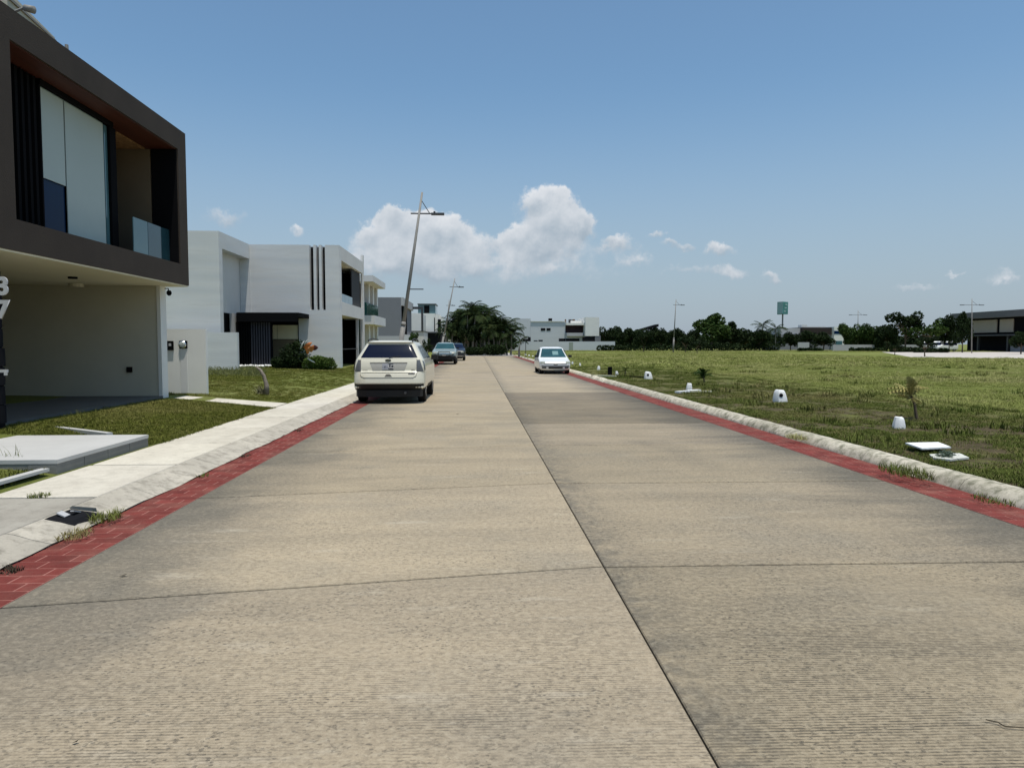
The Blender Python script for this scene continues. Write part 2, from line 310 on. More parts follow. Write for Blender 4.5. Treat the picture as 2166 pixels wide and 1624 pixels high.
# ------------------------------------------------------------------ mesh builder
ORG = {}
def tag(o, label=None, cat=None, group=None, kind=None):
    if label: o['label'] = label
    if cat: o['category'] = cat
    if group: o['group'] = group
    if kind: o['kind'] = kind
    return o
def empty(name, loc=(0, 0, 0), label=None, cat=None, group=None, kind=None):
    o = bpy.data.objects.new(name, None); o.empty_display_size = .2; COL.objects.link(o); o.location = loc; ORG[o] = Vector(loc)
    return tag(o, label, cat, group, kind)
class MB:
    def __init__(s): s.v = []; s.f = []
    def add(s, vs, fs):
        n = len(s.v); s.v += [tuple(v) for v in vs]; s.f += [tuple(i+n for i in f) for f in fs]; return s
    def box(s, x0, x1, y0, y1, z0, z1):
        if x0 > x1: x0, x1 = x1, x0
        if y0 > y1: y0, y1 = y1, y0
        if z0 > z1: z0, z1 = z1, z0
        return s.add([(x0, y0, z0), (x1, y0, z0), (x1, y1, z0), (x0, y1, z0), (x0, y0, z1), (x1, y0, z1), (x1, y1, z1), (x0, y1, z1)],
                     [(0, 3, 2, 1), (4, 5, 6, 7), (0, 1, 5, 4), (1, 2, 6, 5), (2, 3, 7, 6), (3, 0, 4, 7)])
    def cbox(s, c, sx, sy, sz, rot=None):
        vs = []
        for dz in (-1, 1):
            for dx, dy in ((-1, -1), (1, -1), (1, 1), (-1, 1)):
                p = Vector((dx*sx/2, dy*sy/2, dz*sz/2))
                if rot: p = rot @ p
                vs.append(p+Vector(c))
        return s.add(vs, [(0, 3, 2, 1), (4, 5, 6, 7), (0, 1, 5, 4), (1, 2, 6, 5), (2, 3, 7, 6), (3, 0, 4, 7)])
    def prism(s, poly, z0, z1):     # poly in xy, CCW
        n = len(poly); vs = [(x, y, z0) for x, y in poly]+[(x, y, z1) for x, y in poly]
        return s.add(vs, [tuple(range(n-1, -1, -1)), tuple(range(n, 2*n))]+[(i, (i+1) % n, n+(i+1) % n, n+i) for i in range(n)])
    def tube(s, pts, rads, n=8, cap=True):
        pts = [Vector(p) for p in pts]; rings = []
        for i, p in enumerate(pts):
            d = (pts[min(i+1, len(pts)-1)]-pts[max(i-1, 0)]).normalized()
            a = d.orthogonal().normalized() if abs(d.z) > .99 else d.cross(Vector((0, 0, 1))).normalized()
            b = d.cross(a).normalized(); r = rads[i] if isinstance(rads, (list, tuple)) else rads
            rings.append([p+a*math.cos(2*PI*k/n)*r+b*math.sin(2*PI*k/n)*r for k in range(n)])
        vs = [v for r in rings for v in r]; fs = []
        for i in range(len(pts)-1):
            for k in range(n):
                fs.append((i*n+k, (i+1)*n+k, (i+1)*n+(k+1) % n, i*n+(k+1) % n))
        if cap: fs += [tuple(range(n)), tuple((len(pts)-1)*n+k for k in range(n-1, -1, -1))]
        return s.add(vs, fs)
    def grid(s, fn, nu, nv):
        vs = [fn(i/nu, j/nv) for j in range(nv+1) for i in range(nu+1)]
        return s.add(vs, [(j*(nu+1)+i, j*(nu+1)+i+1, (j+1)*(nu+1)+i+1, (j+1)*(nu+1)+i) for j in range(nv) for i in range(nu)])
    def xform(s, M, start=0):
        s.v = s.v[:start]+[tuple(M @ Vector(v)) for v in s.v[start:]]; return s
    def build(s, name, mat, parent=None, smooth=False, local=False, **kw):
        o0 = Vector((0, 0, 0)) if (parent is None or local) else ORG[parent]
        me = bpy.data.meshes.new(name)
        me.from_pydata([tuple(Vector(v)-o0) for v in s.v], [], s.f)
        if mat: me.materials.append(mat)
        if smooth: me.polygons.foreach_set('use_smooth', [True]*len(me.polygons))
        me.update()
        o = bpy.data.objects.new(name, me); COL.objects.link(o)
        if parent is not None: o.parent = parent
        ORG[o] = o0
        return tag(o, **kw)
def wedge_smooth(o, deg=40):
    me = o.data; me.polygons.foreach_set('use_smooth', [True]*len(me.polygons))
    try: me.set_sharp_from_angle(angle=math.radians(deg))
    except Exception: pass
def copy_tree(o, parent=None):
    c = o.copy(); COL.objects.link(c); c.parent = parent; ORG[c] = ORG.get(o, Vector())
    for ch in o.children: copy_tree(ch, c)
    return c
def B(name, mat, parent, *boxes, **kw):
    m = MB()
    for b in boxes: m.box(*b)
    return m.build(name, mat, parent, **kw)

# ------------------------------------------------------------------ ground, road, kerbs
def nz(x, y, s=1.0, o=0): return mnoise.noise(Vector((x*s, y*s, o)))
MB().add([(-3000, -200, -.06), (3000, -200, -.06), (3000, 5000, -.06), (-3000, 5000, -.06)], [(0, 1, 2, 3)]).build('ground', LAWN, kind='structure')

XL, XC, XR = -2.9, .915, 4.78
ROADEND = 96.0
road = B('road', DIRT, None, (-2.95, 5.0, -3, ROADEND, -.05, -.022), kind='structure')
def slab_obj(pts, zt, zb, mat, parent, name='slab', tint=1.0, ch=.006):
    # chamfered slab over a quad pts (ccw)
    c = Vector((sum(p[0] for p in pts)/4, sum(p[1] for p in pts)/4, 0)); m = MB()
    def ins(p, d):
        v = Vector((p[0], p[1], 0))-c; k = 1-d/max(.05, v.length); return c+v*k
    top = [(*ins(p, ch*1.4).xy, zt) for p in pts]; mid = [(p[0], p[1], zt-ch) for p in pts]; bot = [(p[0], p[1], zb) for p in pts]
    m.add(top+mid+bot, [(0, 1, 2, 3)]+[(4+i, 4+(i+1) % 4, (i+1) % 4, i) for i in range(4)]+[(8+i, 8+(i+1) % 4, 4+(i+1) % 4, 4+i) for i in range(4)])
    o = m.build(name, mat, parent); o.color = (tint, tint, tint*random.uniform(.97, 1.02), 1); return o
jr = [-2.2+i*3.12-.02 for i in range(33)]           # joints: 5.0? set below
jr = [5.0+3.08*i for i in range(-3, 31)]
g = .010
for i in range(len(jr)-1):
    y0, y1 = jr[i], min(jr[i+1], ROADEND)
    if y0 > ROADEND-1: break
    sk = .62; g = .010 if jr[i] < 4 else .018
    wob = random.uniform(-.02, .02)
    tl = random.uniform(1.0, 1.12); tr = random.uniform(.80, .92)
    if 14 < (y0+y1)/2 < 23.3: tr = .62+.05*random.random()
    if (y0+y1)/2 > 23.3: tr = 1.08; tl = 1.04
    k0 = sk if y0 < 30 else .1; k1 = sk if y1 < 30 else .1
    slab_obj([(XL, y0-k0+g), (XC-.006, y0+g), (XC-.006, y1-g), (XL, y1-k1-g)], 0, -.08, ROAD, road, tint=tl)
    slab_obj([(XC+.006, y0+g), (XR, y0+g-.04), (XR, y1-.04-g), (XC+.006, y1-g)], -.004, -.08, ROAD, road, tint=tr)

# red brick bands on both sides of the lanes
def band(name, x0, x1, y0, y1, yb, seed):
    base = B(name, MORTAR, None, (x0, x1, y0, y1, -.05, -.003), kind='structure')
    rnd = random.Random(seed); y = y0; k = 0
    meshes = {}
    while y < yb:
        h = .16
        a = x0+(x1-x0)*(.5 if k % 2 == 0 else .28)
        for xa, xb in ((x0, a), (a, x1)) if k % 2 == 0 else ((x0, a), (a, x0+(x1-x0)*.78), (x0+(x1-x0)*.78, x1)):
            key = (round(xb-xa, 3),)
            if key not in meshes:
                m = MB(); e = .007; w_ = xb-xa
                top = [(e*1.8, e*1.8, .004), (w_-e*1.8, e*1.8, .004), (w_-e*1.8, h-e*1.8, .004), (e*1.8, h-e*1.8, .004)]
                mid = [(e, e, 0), (w_-e, e, 0), (w_-e, h-e, 0), (e, h-e, 0)]; bot = [(p[0], p[1], -.02) for p in mid]
                m.add(top+mid+bot, [(0, 1, 2, 3)]+[(4+i, 4+(i+1) % 4, (i+1) % 4, i) for i in range(4)]+[(8+i, 8+(i+1) % 4, 4+(i+1) % 4, 4+i) for i in range(4)])
                o = m.build('brick', BRICK, base, local=True); meshes[key] = o
            else:
                o = meshes[key].copy(); COL.objects.link(o); o.parent = base
            o.location = (xa, y, -.0035+rnd.uniform(-.001, .001)); o.rotation_euler = (0, 0, rnd.uniform(-.006, .006))
        y += h; k += 1
    B('red_strip', STRIP, base, (x0+.003, x1-.003, y, y1, -.02, -.001))
    return base
band('left_red_band', -3.4, -2.905, 2.6, ROADEND, 17, 1)
band('right_red_band', 4.785, 5.31, 4.4, ROADEND, 20, 2)

# left kerb: slanted concrete segments
kl = empty('left_kerb', kind='structure')
y = 2.0; k = 0
while y < ROADEND:
    L = 1.86 if y < 40 else 9
    n = 14
    prof = [(-3.395, -.05), (-3.392, .004), (-3.37, .012), (-3.52, .055), (-3.655, .096), (-3.70, .104), (-3.725, .104), (-3.73, -.02)]
    m = MB(); ys = [y+.004+(L-.008)*i/n for i in range(n+1)]
    vs = []
    for yy in ys:
        for j, (px_, pz) in enumerate(prof):
            e = .012*nz(px_*3, yy, 3, 4)+.006*nz(px_*9, yy, 11, 9)
            if j in (1, 2): px_ += .03*nz(1, yy, 1.7)+.012*nz(3, yy, 7)
            vs.append((px_, yy, pz+(e if 2 <= j <= 4 else e*.2)))
    q = len(prof); fs = [(a*q+b, a*q+b+1, (a+1)*q+b+1, (a+1)*q+b) for a in range(n) for b in range(q-1)]
    fs = [tuple(reversed(f)) for f in fs]
    fs += [tuple(range(q)), tuple(n*q+b for b in range(q-1, -1, -1))]
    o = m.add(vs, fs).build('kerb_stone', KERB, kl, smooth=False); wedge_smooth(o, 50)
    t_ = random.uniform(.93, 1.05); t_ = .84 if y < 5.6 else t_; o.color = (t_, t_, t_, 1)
    y += L
# right kerb: worn rounded segments
kr = empty('right_kerb', kind='structure')
y = 3.5
while y < ROADEND:
    L = 2.0 if y < 44 else 8
    n = 44 if y < 24 else 10
    prof = [(5.30, -.05), (5.305, .004), (5.335, .055), (5.385, .105), (5.44, .13), (5.55, .136), (5.60, .12), (5.62, .0)]
    m = MB(); vs = []
    for i in range(n+1):
        yy = y+.005+(L-.01)*i/n
        for j, (px_, pz) in enumerate(prof):
            a = .010*nz(px_*5, yy*.37+.13, 1.1, 2)+.008*nz(px_*9, yy*1.31+.4, 2.3, 5)+.007*nz(px_*20, yy*2.77, 3.1, 8)-.02*max(0, nz(4, yy, .9, 7)-.25)*3
            vs.append((px_+(a if 0 < j < 5 else 0)+(.03*nz(2, yy, 1.5) if j in (1, 2) else 0), yy, pz+(a*.8 if j > 1 else 0)))
    q = len(prof); fs = [(a*q+b, (a+1)*q+b, (a+1)*q+b+1, a*q+b+1) for a in range(n) for b in range(q-1)]
    fs = [tuple(reversed(f)) for f in fs]
    fs += [tuple(range(q-1, -1, -1)), tuple(n*q+b for b in range(q))]
    o = m.add(vs, fs).build('kerb_stone', KERBR, kr); wedge_smooth(o, 60)
    t_ = random.uniform(.95, 1.12)*(1.25 if y > 26 else 1); o.color = (t_, t_, t_, 1)
    y += L

# sidewalk slabs
sw = B('sidewalk', DIRT, None, (-4.78, -3.73, 2, 90, -.05, .088), kind='structure')
js = [3.2, 5.1, 7.08, 8.98, 10.92, 12.85, 14.7, 16.55, 18.5]+[18.5+1.9*i for i in range(1, 37)]
for i in range(len(js)-1):
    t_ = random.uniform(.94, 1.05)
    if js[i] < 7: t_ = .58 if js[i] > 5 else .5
    if js[i] > 18.4 and js[i] < 19: t_ = 1.0
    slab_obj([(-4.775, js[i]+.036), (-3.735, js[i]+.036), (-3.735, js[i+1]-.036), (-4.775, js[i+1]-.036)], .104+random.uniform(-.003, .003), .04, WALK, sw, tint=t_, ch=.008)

# left lawns (rising gently from the sidewalk)
def zl(x): 
    t = min(1, max(0, (-4.75-x)/2.3)); return .095+.2*t+(.1*min(1, max(0, (-7.2-x)/4)))
m = MB()
xs = [-4.78, -5.2, -5.7, -6.2, -6.7, -7.2, -8, -9.5, -11, -13, -20, -60]
ys = [-2+i*1.3 for i in range(30)]+[38+i*6 for i in range(14)]
vs = [(x, y, zl(x)+(.015*nz(x, y, 1.3) if x < -4.8 else -.02)) for y in ys for x in xs]
q = len(xs); m.add(vs, [(a*q+b+1, a*q+b, (a+1)*q+b, (a+1)*q+b+1) for a in range(len(ys)-1) for b in range(q-1)]).build('front_lawn', LAWN, smooth=True, kind='structure')
# right field
def zr(x, y): return .10+.03*nz(x, y, .35)+(.05 if x > 11.5 else 0)*1.0
m = MB(); xs = [5.605, 6.2]+[7+i for i in range(14)]+[22, 26, 32, 40, 52, 70, 100, 150]; ys = [-4+i for i in range(50)]+[48+i*5 for i in range(27)]
vs = [(x, y, zr(x, y)-(.0 if x > 5.7 else .02)) for y in ys for x in xs]; q = len(xs)
m.add(vs, [(a*q+b, a*q+b+1, (a+1)*q+b+1, (a+1)*q+b) for a in range(len(ys)-1) for b in range(q-1)]).build('field', FIELD, smooth=True, kind='structure')
B('cross_road', PAVE, None, (-30, 22, 112, 130, -.05, .06), kind='structure')
m = MB().prism([(-2.9, ROADEND+.01), (6, ROADEND+.01), (14, 112), (-2.9, 112)], -.05, .02); m.build('road_end', PAVE, kind='structure')
MB().prism([(48, 76), (60, 63), (150, 60), (150, 128), (75, 128)], .1, .165).build('far_pavement', PAVE, kind='structure')

# ------------------------------------------------------------------ platform and small kerbs at the first house
pl = empty('entrance_platform', (-4.9, 8.4, .1), 'raised grey concrete entrance platform beside the sidewalk', 'platform')
B('top_slab', PLAT, pl, (-11.5, -4.865, 8.42, 10.72, .215, .262))
yy = 8.42
for i, L in enumerate((.58, .56, .58, .56)):
    B('facing_panel', PLATS, pl, (-5.2, -4.87, yy+.003, yy+L-.003, .05, .213)); yy += L+.005
B('facing_panel', PLATS, pl, (-11.5, -5.205, 8.426, 8.7, .05, .213))
edge = B('lawn_edging', WHITEP, None, (-11, -4.93, 7.3, 7.3, 0, 0)) if False else None
m = MB().cbox((0, 0, 0), .10, 4.4, .035, Matrix.Rotation(math.radians(-2), 3, 'Z'))
m.xform(Matrix.Translation((-5.02, 6.12, .165))); o = m.build('edging_strip', PLAT); tag(o, 'low white concrete edging running up to the platform corner', 'edging')
B('edging_gap_shade', DARKIN, o, (-5.06, -5.0, 4.05, 8.30, .08, .145))  # near-black box standing for the shaded gap below the edging
p1, p2 = gnd(83, 899, .27), gnd(232, 917, .27)
m = MB(); d = (p2-p1); d.z = 0; n_ = Vector((-d.y, d.x, 0)).normalized()*.045
m.prism([(p1+n_).xy[:], (p1-n_).xy[:], (p2-n_).xy[:], (p2+n_).xy[:]], .2, .283)
o = m.build('lawn_edging', PLAT); tag(o, 'thin pale edging crossing the lawn behind the grey platform', 'edging')
o = MB().prism([(-7.0, 17.5), (-4.7, 16.7), (-4.7, 18.2), (-6.6, 18.3), (-7.0, 18.3)], .1, .2)
o = MB().add([(-7.3, 17.44, .31), (-4.76, 16.85, .125), (-4.76, 18.0, .125), (-7.3, 18.1, .31), (-7.3, 17.44, .2), (-4.76, 16.85, .02), (-4.76, 18.0, .02), (-7.3, 18.1, .2)],
             [(0, 1, 2, 3), (4, 5, 1, 0), (5, 6, 2, 1), (6, 7, 3, 2), (7, 4, 0, 3)]).build('garden_path', WALK, kind='structure')

# ------------------------------------------------------------------ first house: brown cantilevered box
h1 = empty('brown_box_house', (-7, 14, .35), 'dark brown box-shaped house with cantilevered upper floor over a garage', 'house')
YA, YB, ZA, ZB = 10.85, 17.78, 3.02, 6.66
ya, yb, za, zb = 11.30, 17.32, 3.50, 6.18
XF = -7.0
# frame of the box: four members butting, front at XF
B('box_frame', BROWN, h1, (-9.4, XF, YA, YB, ZA, za), (-9.4, XF, YA, YB, zb, ZB), (-9.4, XF, YA, ya, za, zb), (-9.4, XF, yb, YB, za, zb))
B('upper_storey', BROWN, h1, (-16, -9.41, YA+.01, YB-.01, ZA+.03, ZB-.01))
B('wood_soffit', SOFFIT, h1, (-9.3, XF-.04, ya, yb, zb-.02, zb-.002))
XG = -7.5
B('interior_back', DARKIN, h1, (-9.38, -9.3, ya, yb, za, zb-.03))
lp = B('louvre_panel', BLACK, h1, (XG-.12, XG-.06, ya, 12.8, za, zb-.03))
for i in range(9):
    B('slat', BLACK, lp, (XG-.06, XG+.02, ya+.06+i*.16, ya+.13+i*.16, za+.02, zb-.05))
B('window_header', BLACK, h1, (XG-.1, XG+.03, 12.84, 15.3, zb-.12, zb-.025))
y_a = 12.86; y_b = 13.64; y_c = 15.14
wf = B('window_frame', BLACK, h1, (XG-.06, XG+.02, 12.81, 12.85, za, zb-.13))
B('window_post', BLACK, wf, (XG-.06, XG+.02, y_c+.02, y_c+.26, za, zb-.13))
B('window_glass', DGLASS, wf, (XG-.10, XG-.07, y_a, y_b-.01, za, 4.55))
m = MB().box(XG-.05, XG-.035, y_a, y_b-.02, 4.50, zb-.14); m.build('blind', BLIND, wf)
B('blind', BLIND, wf, (XG-.05, XG-.035, y_b+.02, y_c-.14, za+.02, zb-.14))
B('window_glass', CGLASS, wf, (XG-.05, XG-.03, y_c-.12, y_c, za, zb-.14))
B('window_glass', pm('blind_glass', (.25, .33, .33), .1, 0, 1, 0), wf, (XG-.048, XG-.034, y_a, y_c-.15, zb-.139, zb-.125))
# balcony recess
B('balcony_wall', TAN, h1, (-9.28, -7.62, yb-.06, yb-.01, za, zb-.03))
B('dark_reveal', BLACK, h1, (-7.6, XF-.03, yb-.05, yb-.01, za, zb-.03))
B('dark_side_wall', BLACK, h1, (-9.28, XG-.12, y_c+.3, y_c+.36, za, zb-.03))
rl = B('glass_railing', CGLASS, h1, (XF-.24, XF-.22, 15.5, 16.15, za, 4.28))
B('railing_pane', pm('teal_glass', (.02, .06, .075), .06, .2, 2, 0, spec=.7), rl, (XF-.24, XF-.22, 16.17, yb-.07, za, 4.28))
B('ceiling_panel', pm('lit_ceiling_wood', (.25, .15, .07), .9, .6, 9, .8, 30, spec=.1), h1, (-8.7, -7.7, 15.9, 17.2, zb-.05, zb-.024))  # lit part of the ceiling, its light put in as a brighter brown
# garage
B('garage_ceiling', CREAM, h1, (-16, XF-.02, YA+.02, YB-.02, ZA-.03, ZA-.002))
gw = B('garage_wall', GARW, h1, (-16, -7.625, 17.42, 17.7, .3, ZA-.032))
B('wall_end', WHITEP, h1, (-7.62, -7.535, 17.4, 17.72, .3, ZA-.032))
B('garage_back_wall', GARW, h1, (-16.2, -16.0, 8.0, 17.72, .3, 3.0))
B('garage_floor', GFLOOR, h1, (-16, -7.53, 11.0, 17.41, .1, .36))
B('number_pillar', DARKIN, h1, (-8.3, -7.22, 10.9, 11.2, .25, ZA-.035))
B('side_wall', BROWN, h1, (-16, -8.6, 6.5, 10.82, .25, ZB-.3))
p = at(274, 782, 17.4)
B('socket_box', BLACK, h1, (p.x-.06, p.x+.06, 17.37, 17.418, p.z-.06, p.z+.07))
p = at(140, 592, 15.5)
m = MB().tube([(p.x+.3, 15.2, ZA-.032), (p.x+.3, 15.2, ZA-.07)], .09, 14); m.build('ceiling_lamp', BLACK, h1)
m = MB().tube([(-9.2, 16.9, ZA-.032), (-9.2, 16.9, ZA-.11)], .16, 14); m.build('ceiling_speaker', GARW, h1)
# irregular stone edge of the number pillar
for i in range(9):
    z0 = .4+i*.29; B('stone_strip', DARKIN, h1, (-7.22, -7.2+random.uniform(0, .035), 10.92, 11.18, z0, z0+.27))
# security camera under the box
m = MB().tube([(-7.46, 17.5, 2.93), (-7.36, 17.45, 2.93), (-7.33, 17.42, 2.86)], .012, 6); cm = m.build('camera_bracket', BLACK, h1)
m = MB().tube([(-7.33, 17.42, 2.88), (-7.33, 17.42, 2.84), (-7.33, 17.42, 2.79), (-7.33, 17.42, 2.755)], [.035, .06, .055, .02], 12); m.build('dome_lens', BLACK, cm, smooth=True)
# pale roof block with its flood lamp on the roof
XQ = -8.2
A_ = side(14, -22, XQ); B_ = side(116, 80, XQ)
def slope_box(z0a, z0b, z1a, z1b, x0, x1):
    return MB().add([(x1, A_.y, z1a), (x1, B_.y, z1b), (x1, B_.y, z0b), (x1, A_.y, z0a), (x0, A_.y, z1a), (x0, B_.y, z1b), (x0, B_.y, z0b), (x0, A_.y, z0a)],
             [(0, 3, 2, 1), (4, 5, 6, 7), (0, 1, 5, 4), (1, 2, 6, 5), (2, 3, 7, 6), (3, 0, 4, 7)])
rf = slope_box(6.67, 6.67, A_.z, B_.z, -12, XQ).build('roof_block', pm('pale_cladding', (.50, .46, .37), .8, .1, 2, .1, 30), h1)
for i in range(4):
    k = .10+i*.22
    slope_box(A_.z-k-.05, B_.z-k*.5-.03, A_.z-k, B_.z-k*.5, XQ+.004, XQ+.03).build('cladding_strip', pm('strip_grey', (.25, .23, .2), .7), rf)
def text_mesh(body, size, extr, name, mat, parent, M, bold=.0):
    cu = bpy.data.curves.new(name, 'FONT'); cu.body = body; cu.size = size; cu.extrude = extr; cu.offset = bold; cu.align_x = 'CENTER'; cu.align_y = 'CENTER'
    to = bpy.data.objects.new('tmp_text', cu); COL.objects.link(to); bpy.context.view_layer.update()
    me = bpy.data.meshes.new_from_object(to.evaluated_get(bpy.context.evaluated_depsgraph_get()))
    bpy.data.objects.remove(to); me.name = name; me.materials.clear(); me.materials.append(mat)
    me.transform(M); 
    if parent is not None: me.transform(Matrix.Translation(-ORG[parent]))
    o = bpy.data.objects.new(name, me); COL.objects.link(o); o.parent = parent; ORG[o] = ORG.get(parent, Vector()); return o
NUM = pm('number_metal', (.50, .50, .50), .5, .1, 8, 0)
FR = Matrix.Rotation(PI/2, 4, 'X')      # text facing -Y
p = at(6, 607, 10.87); text_mesh('3', .36, .012, 'house_number', NUM, h1, Matrix.Translation((p.x, 10.87, p.z)) @ FR, .012)
p = at(6, 656, 10.87); text_mesh('7', .36, .012, 'house_number', NUM, h1, Matrix.Translation((p.x, 10.87, p.z)) @ FR, .012)
p = at(2, 786, 10.87); B('metal_bar', NUM, h1, (p.x-.2, p.x+.09, 10.86, 10.898, p.z-.012, p.z+.03), (p.x+.05, p.x+.1, 10.855, 10.86, p.z-.055, p.z+.0))

p = at(60, 20, 12.2)
fl = empty('flood_lamp', (-7.9, 12.2, 7.2), 'grey cylindrical flood lamp sticking out from the rooftop of the brown house', 'lamp')
a = at(52, 17, 12.0); b = at(72, 22, 12.0)
MB().tube([a, b], [.05, .06], 12).build('lamp_body', STEEL, fl, smooth=True); MB().tube([a+Vector((-.5, 0, -.2)), a], .02, 6).build('lamp_arm', STEEL, fl)
p = at(141, 100, 13.6)
o = MB().tube([(p.x, 13.6, 6.66), (p.x, 13.6, p.z+.04)], [.05, .03], 8).build('roof_vent', STEEL); tag(o, 'tiny pale vent on the roof edge of the brown house', 'vent')

# meter pillar
mp = empty('meter_pillar', (-6.9, 17.6, .3), 'white free-standing pillar with electricity meter beside the garage', 'pillar')
xa, xb = at(349, 760, 18.9).x, at(436, 760, 18.9).x
B('body', WHITEP, mp, (xa, xb, 18.900, 19.02, .2, 1.995))
p = at(361, 731, 18.890)
bx = B('switch_box', BLACK, mp, (p.x-.075, p.x+.075, 18.850, 18.898, p.z-.12, p.z+.12)); B('switch_window', LGREY, bx, (p.x-.03, p.x+.03, 18.840, 18.849, p.z-.01, p.z+.06))
p = at(388, 729, 18.890)
bx = B('meter_plate', BLACK, mp, (p.x-.1, p.x+.1, 18.870, 18.898, p.z-.1, p.z+.1))
MB().tube([(p.x-.015, 18.870, p.z+.0), (p.x-.015, 18.835, p.z+.0), (p.x-.015, 18.825, p.z)], [.085, .078, .05], 18).build('meter_dome', pm('meter_glass', (.35, .38, .36), .1, .3, 20, 0), bx, smooth=True)
MB().tube([(p.x-.015, 18.870, p.z+.0), (p.x-.015, 18.850, p.z+.0)], .098, 18).build('meter_ring', CHROME, bx, smooth=True)
B('meter_shadow_strip', SIDEW, mp, (p.x-.085, p.x+.085, 18.885, 18.899, .2, p.z-.1))  # greyer strip standing for the shadow the meter casts down the pillar

# ------------------------------------------------------------------ second house: white plaster
h2 = empty('white_plaster_house', (-10, 40, .3), 'white plastered two-storey house with three dark vertical slots', 'house')
ZT = 6.98; X1 = -12.25; X2 = -7.45; Y1 = 34.75; Y2 = 39.35; Y3 = 47.3
# left block with a recessed opening in its road side
B('left_block', WHITE, h2, (-30, X1-.55, Y1, 52, .2, ZT-.001))
pp = side(470, 524, X1); ztop = 6.2
B('left_block_frame', WHITE, h2, (X1-.549, X1, Y1, Y1+.45, .2, ZT), (X1-.549, X1, Y1+.451, Y2, ztop, ZT), )
B('recess_back', SIDEW, h2, (X1-.545, X1-.52, Y1+.46, Y2, 3.2, ztop-.001))
B('recess_end', WHITE, h2, (X1-.51, X1, Y2-.06, Y2-.001, 3.2, ztop-.002))
B('left_dark_opening', BLACK, h2, (X1-.54, X1-.50, Y1+.46, Y2-.07, .25, 3.19))
B('entrance_column', LGREY, h2, (X1-.4, X1-.15, 37.2, 37.5, .25, 3.19))
# centre wall with the slots
sx = [at(q, 590, Y2).x for q in (655, 663.5, 669, 675, 680.5, 688)]
zs = 3.47; ex0 = at(573, 700, Y2).x; ex1 = at(632, 700, Y2).x
W = (X1+.002, ex1, Y2, Y2+.4)
B('centre_wall', WHITE, h2, (X1+.003, sx[0], Y2, Y2+.4, 3.15, ZT), (ex1, X2-.03, Y2, Y2+.4, .2, 3.15), (sx[0], X2-.03, Y2+.001, Y2+.4, 3.151, zs), (sx[5], X2-.03, Y2, Y2+.4, zs, ZT), (X1+.003, ex0, Y2+.1, Y2+.4, .2, 3.149))
B('slot_fin', WHITE, h2, (sx[1], sx[2], Y2, Y2+.4, zs+.001, ZT)); B('slot_fin', WHITE, h2, (sx[3], sx[4], Y2, Y2+.4, zs+.001, ZT))
B('slot_glass', DARKIN, h2, (sx[0]+.001, sx[5]-.001, Y2+.41, Y2+.45, zs, ZT-.3))
# canopy and slatted entrance
cx0, cx1 = at(487, 662, 37.2).x, at(633, 662, 37.2).x
cn = B('canopy', BLACK, h2, (sx0-.05 if False else X1+.01, cx1, 37.0, Y2-.002, 3.0, 3.22))
B('canopy_fascia', BLACK, cn, (X1+.012, cx1-.02, 36.95, 36.998, 2.75, 3.18))
sx0, sx1 = at(480, 720, 37.4).x, at(576, 720, 37.4).x
dk = B('slatted_screen', BLACK, h2, (sx0, sx1, 37.45, 37.5, .3, 2.98))
SLM = pm('slat_grey', (.045, .045, .06), .6, .1, 2, 0)
n = 15
for i in range(n):
    x0 = sx0+.35+(sx1-sx0-.4)*i/n; B('slat', BLACK if i < 7 else SLM, dk, (x0, x0+.07, 37.36, 37.449, .4, 2.74))
B('window_lintel', BLACK, h2, (ex0, ex1, Y2+.05, Y2+.09, 2.65, 3.14))
wn = B('entrance_window', BLACK, h2, (ex0-.02, ex0+.04, Y2+.02, Y2+.09, .35, 2.64))
B('window_post', BLACK, wn, (ex1-.05, ex1-.001, Y2+.02, Y2+.09, .35, 2.64))
B('window_pane', CREAMI, wn, (ex0+.05, ex0+.31, Y2+.06, Y2+.08, 1.88, 2.64)); B('window_pane', CREAMI, wn, (ex0+.33, ex1-.06, Y2+.06, Y2+.08, 1.88, 2.64))
B('window_pane', pm('dim_interior', (.19, .15, .09), .8, .1, 1, 0), wn, (ex0+.05, ex1-.06, Y2+.06, Y2+.08, .35, 1.85))
# road side of the house
B('front_post', WHITE, h2, (X2-.029, X2, Y2, Y2+.6, .2, ZT))
B('side_band', SIDEW, h2, (X2-.25, X2, Y2+.601, Y3, 6.22, ZT), (X2-.25, X2, Y2+.601, Y3, 3.22, 3.95))
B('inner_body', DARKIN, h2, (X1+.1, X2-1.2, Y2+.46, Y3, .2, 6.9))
B('porch_soffit', CREAM, h2, (X2-1.19, X2-.251, Y2+.46, Y3, 6.22, 6.3), (X2-1.19, X2-.251, Y2+.46, Y3, 3.22, 3.3))
B('far_end_wall', DARKIN, h2, (X2-1.19, X2-.251, Y3-.12, Y3-.01, .2, 3.21), (X2-1.19, X2-.251, Y3-.12, Y3-.01, 3.96, 6.21))
B('roof_slab', WHITE, h2, (X1+.1, X2-.26, Y2+.46, Y3, 6.91, ZT-.02))
B('balcony_floor', SIDEW, h2, (X2-1.19, X2-.251, Y2+.46, Y3, 3.86, 3.94))
B('dark_screen', pm('charcoal_screen', (.03, .03, .033), .8, .1, 2, 0), h2, (X2-.24, X2-.18, 44.2, Y3-.05, 3.95, 6.215))
gr = B('balcony_glass', pm('pale_blue_glass', (.16, .24, .29), .1, .1, 2, 0), h2, (X2-.16, X2-.14, Y2+.65, 41.6, 3.951, 4.45))
B('pane', pm('pale_blue_glass', (.16, .24, .29), .1), gr, (X2-.16, X2-.14, 41.63, 42.9, 3.951, 4.45)); B('pane', pm('pale_blue_glass', (.16, .24, .29), .1), gr, (X2-.16, X2-.14, 42.93, 44.1, 3.951, 4.45))
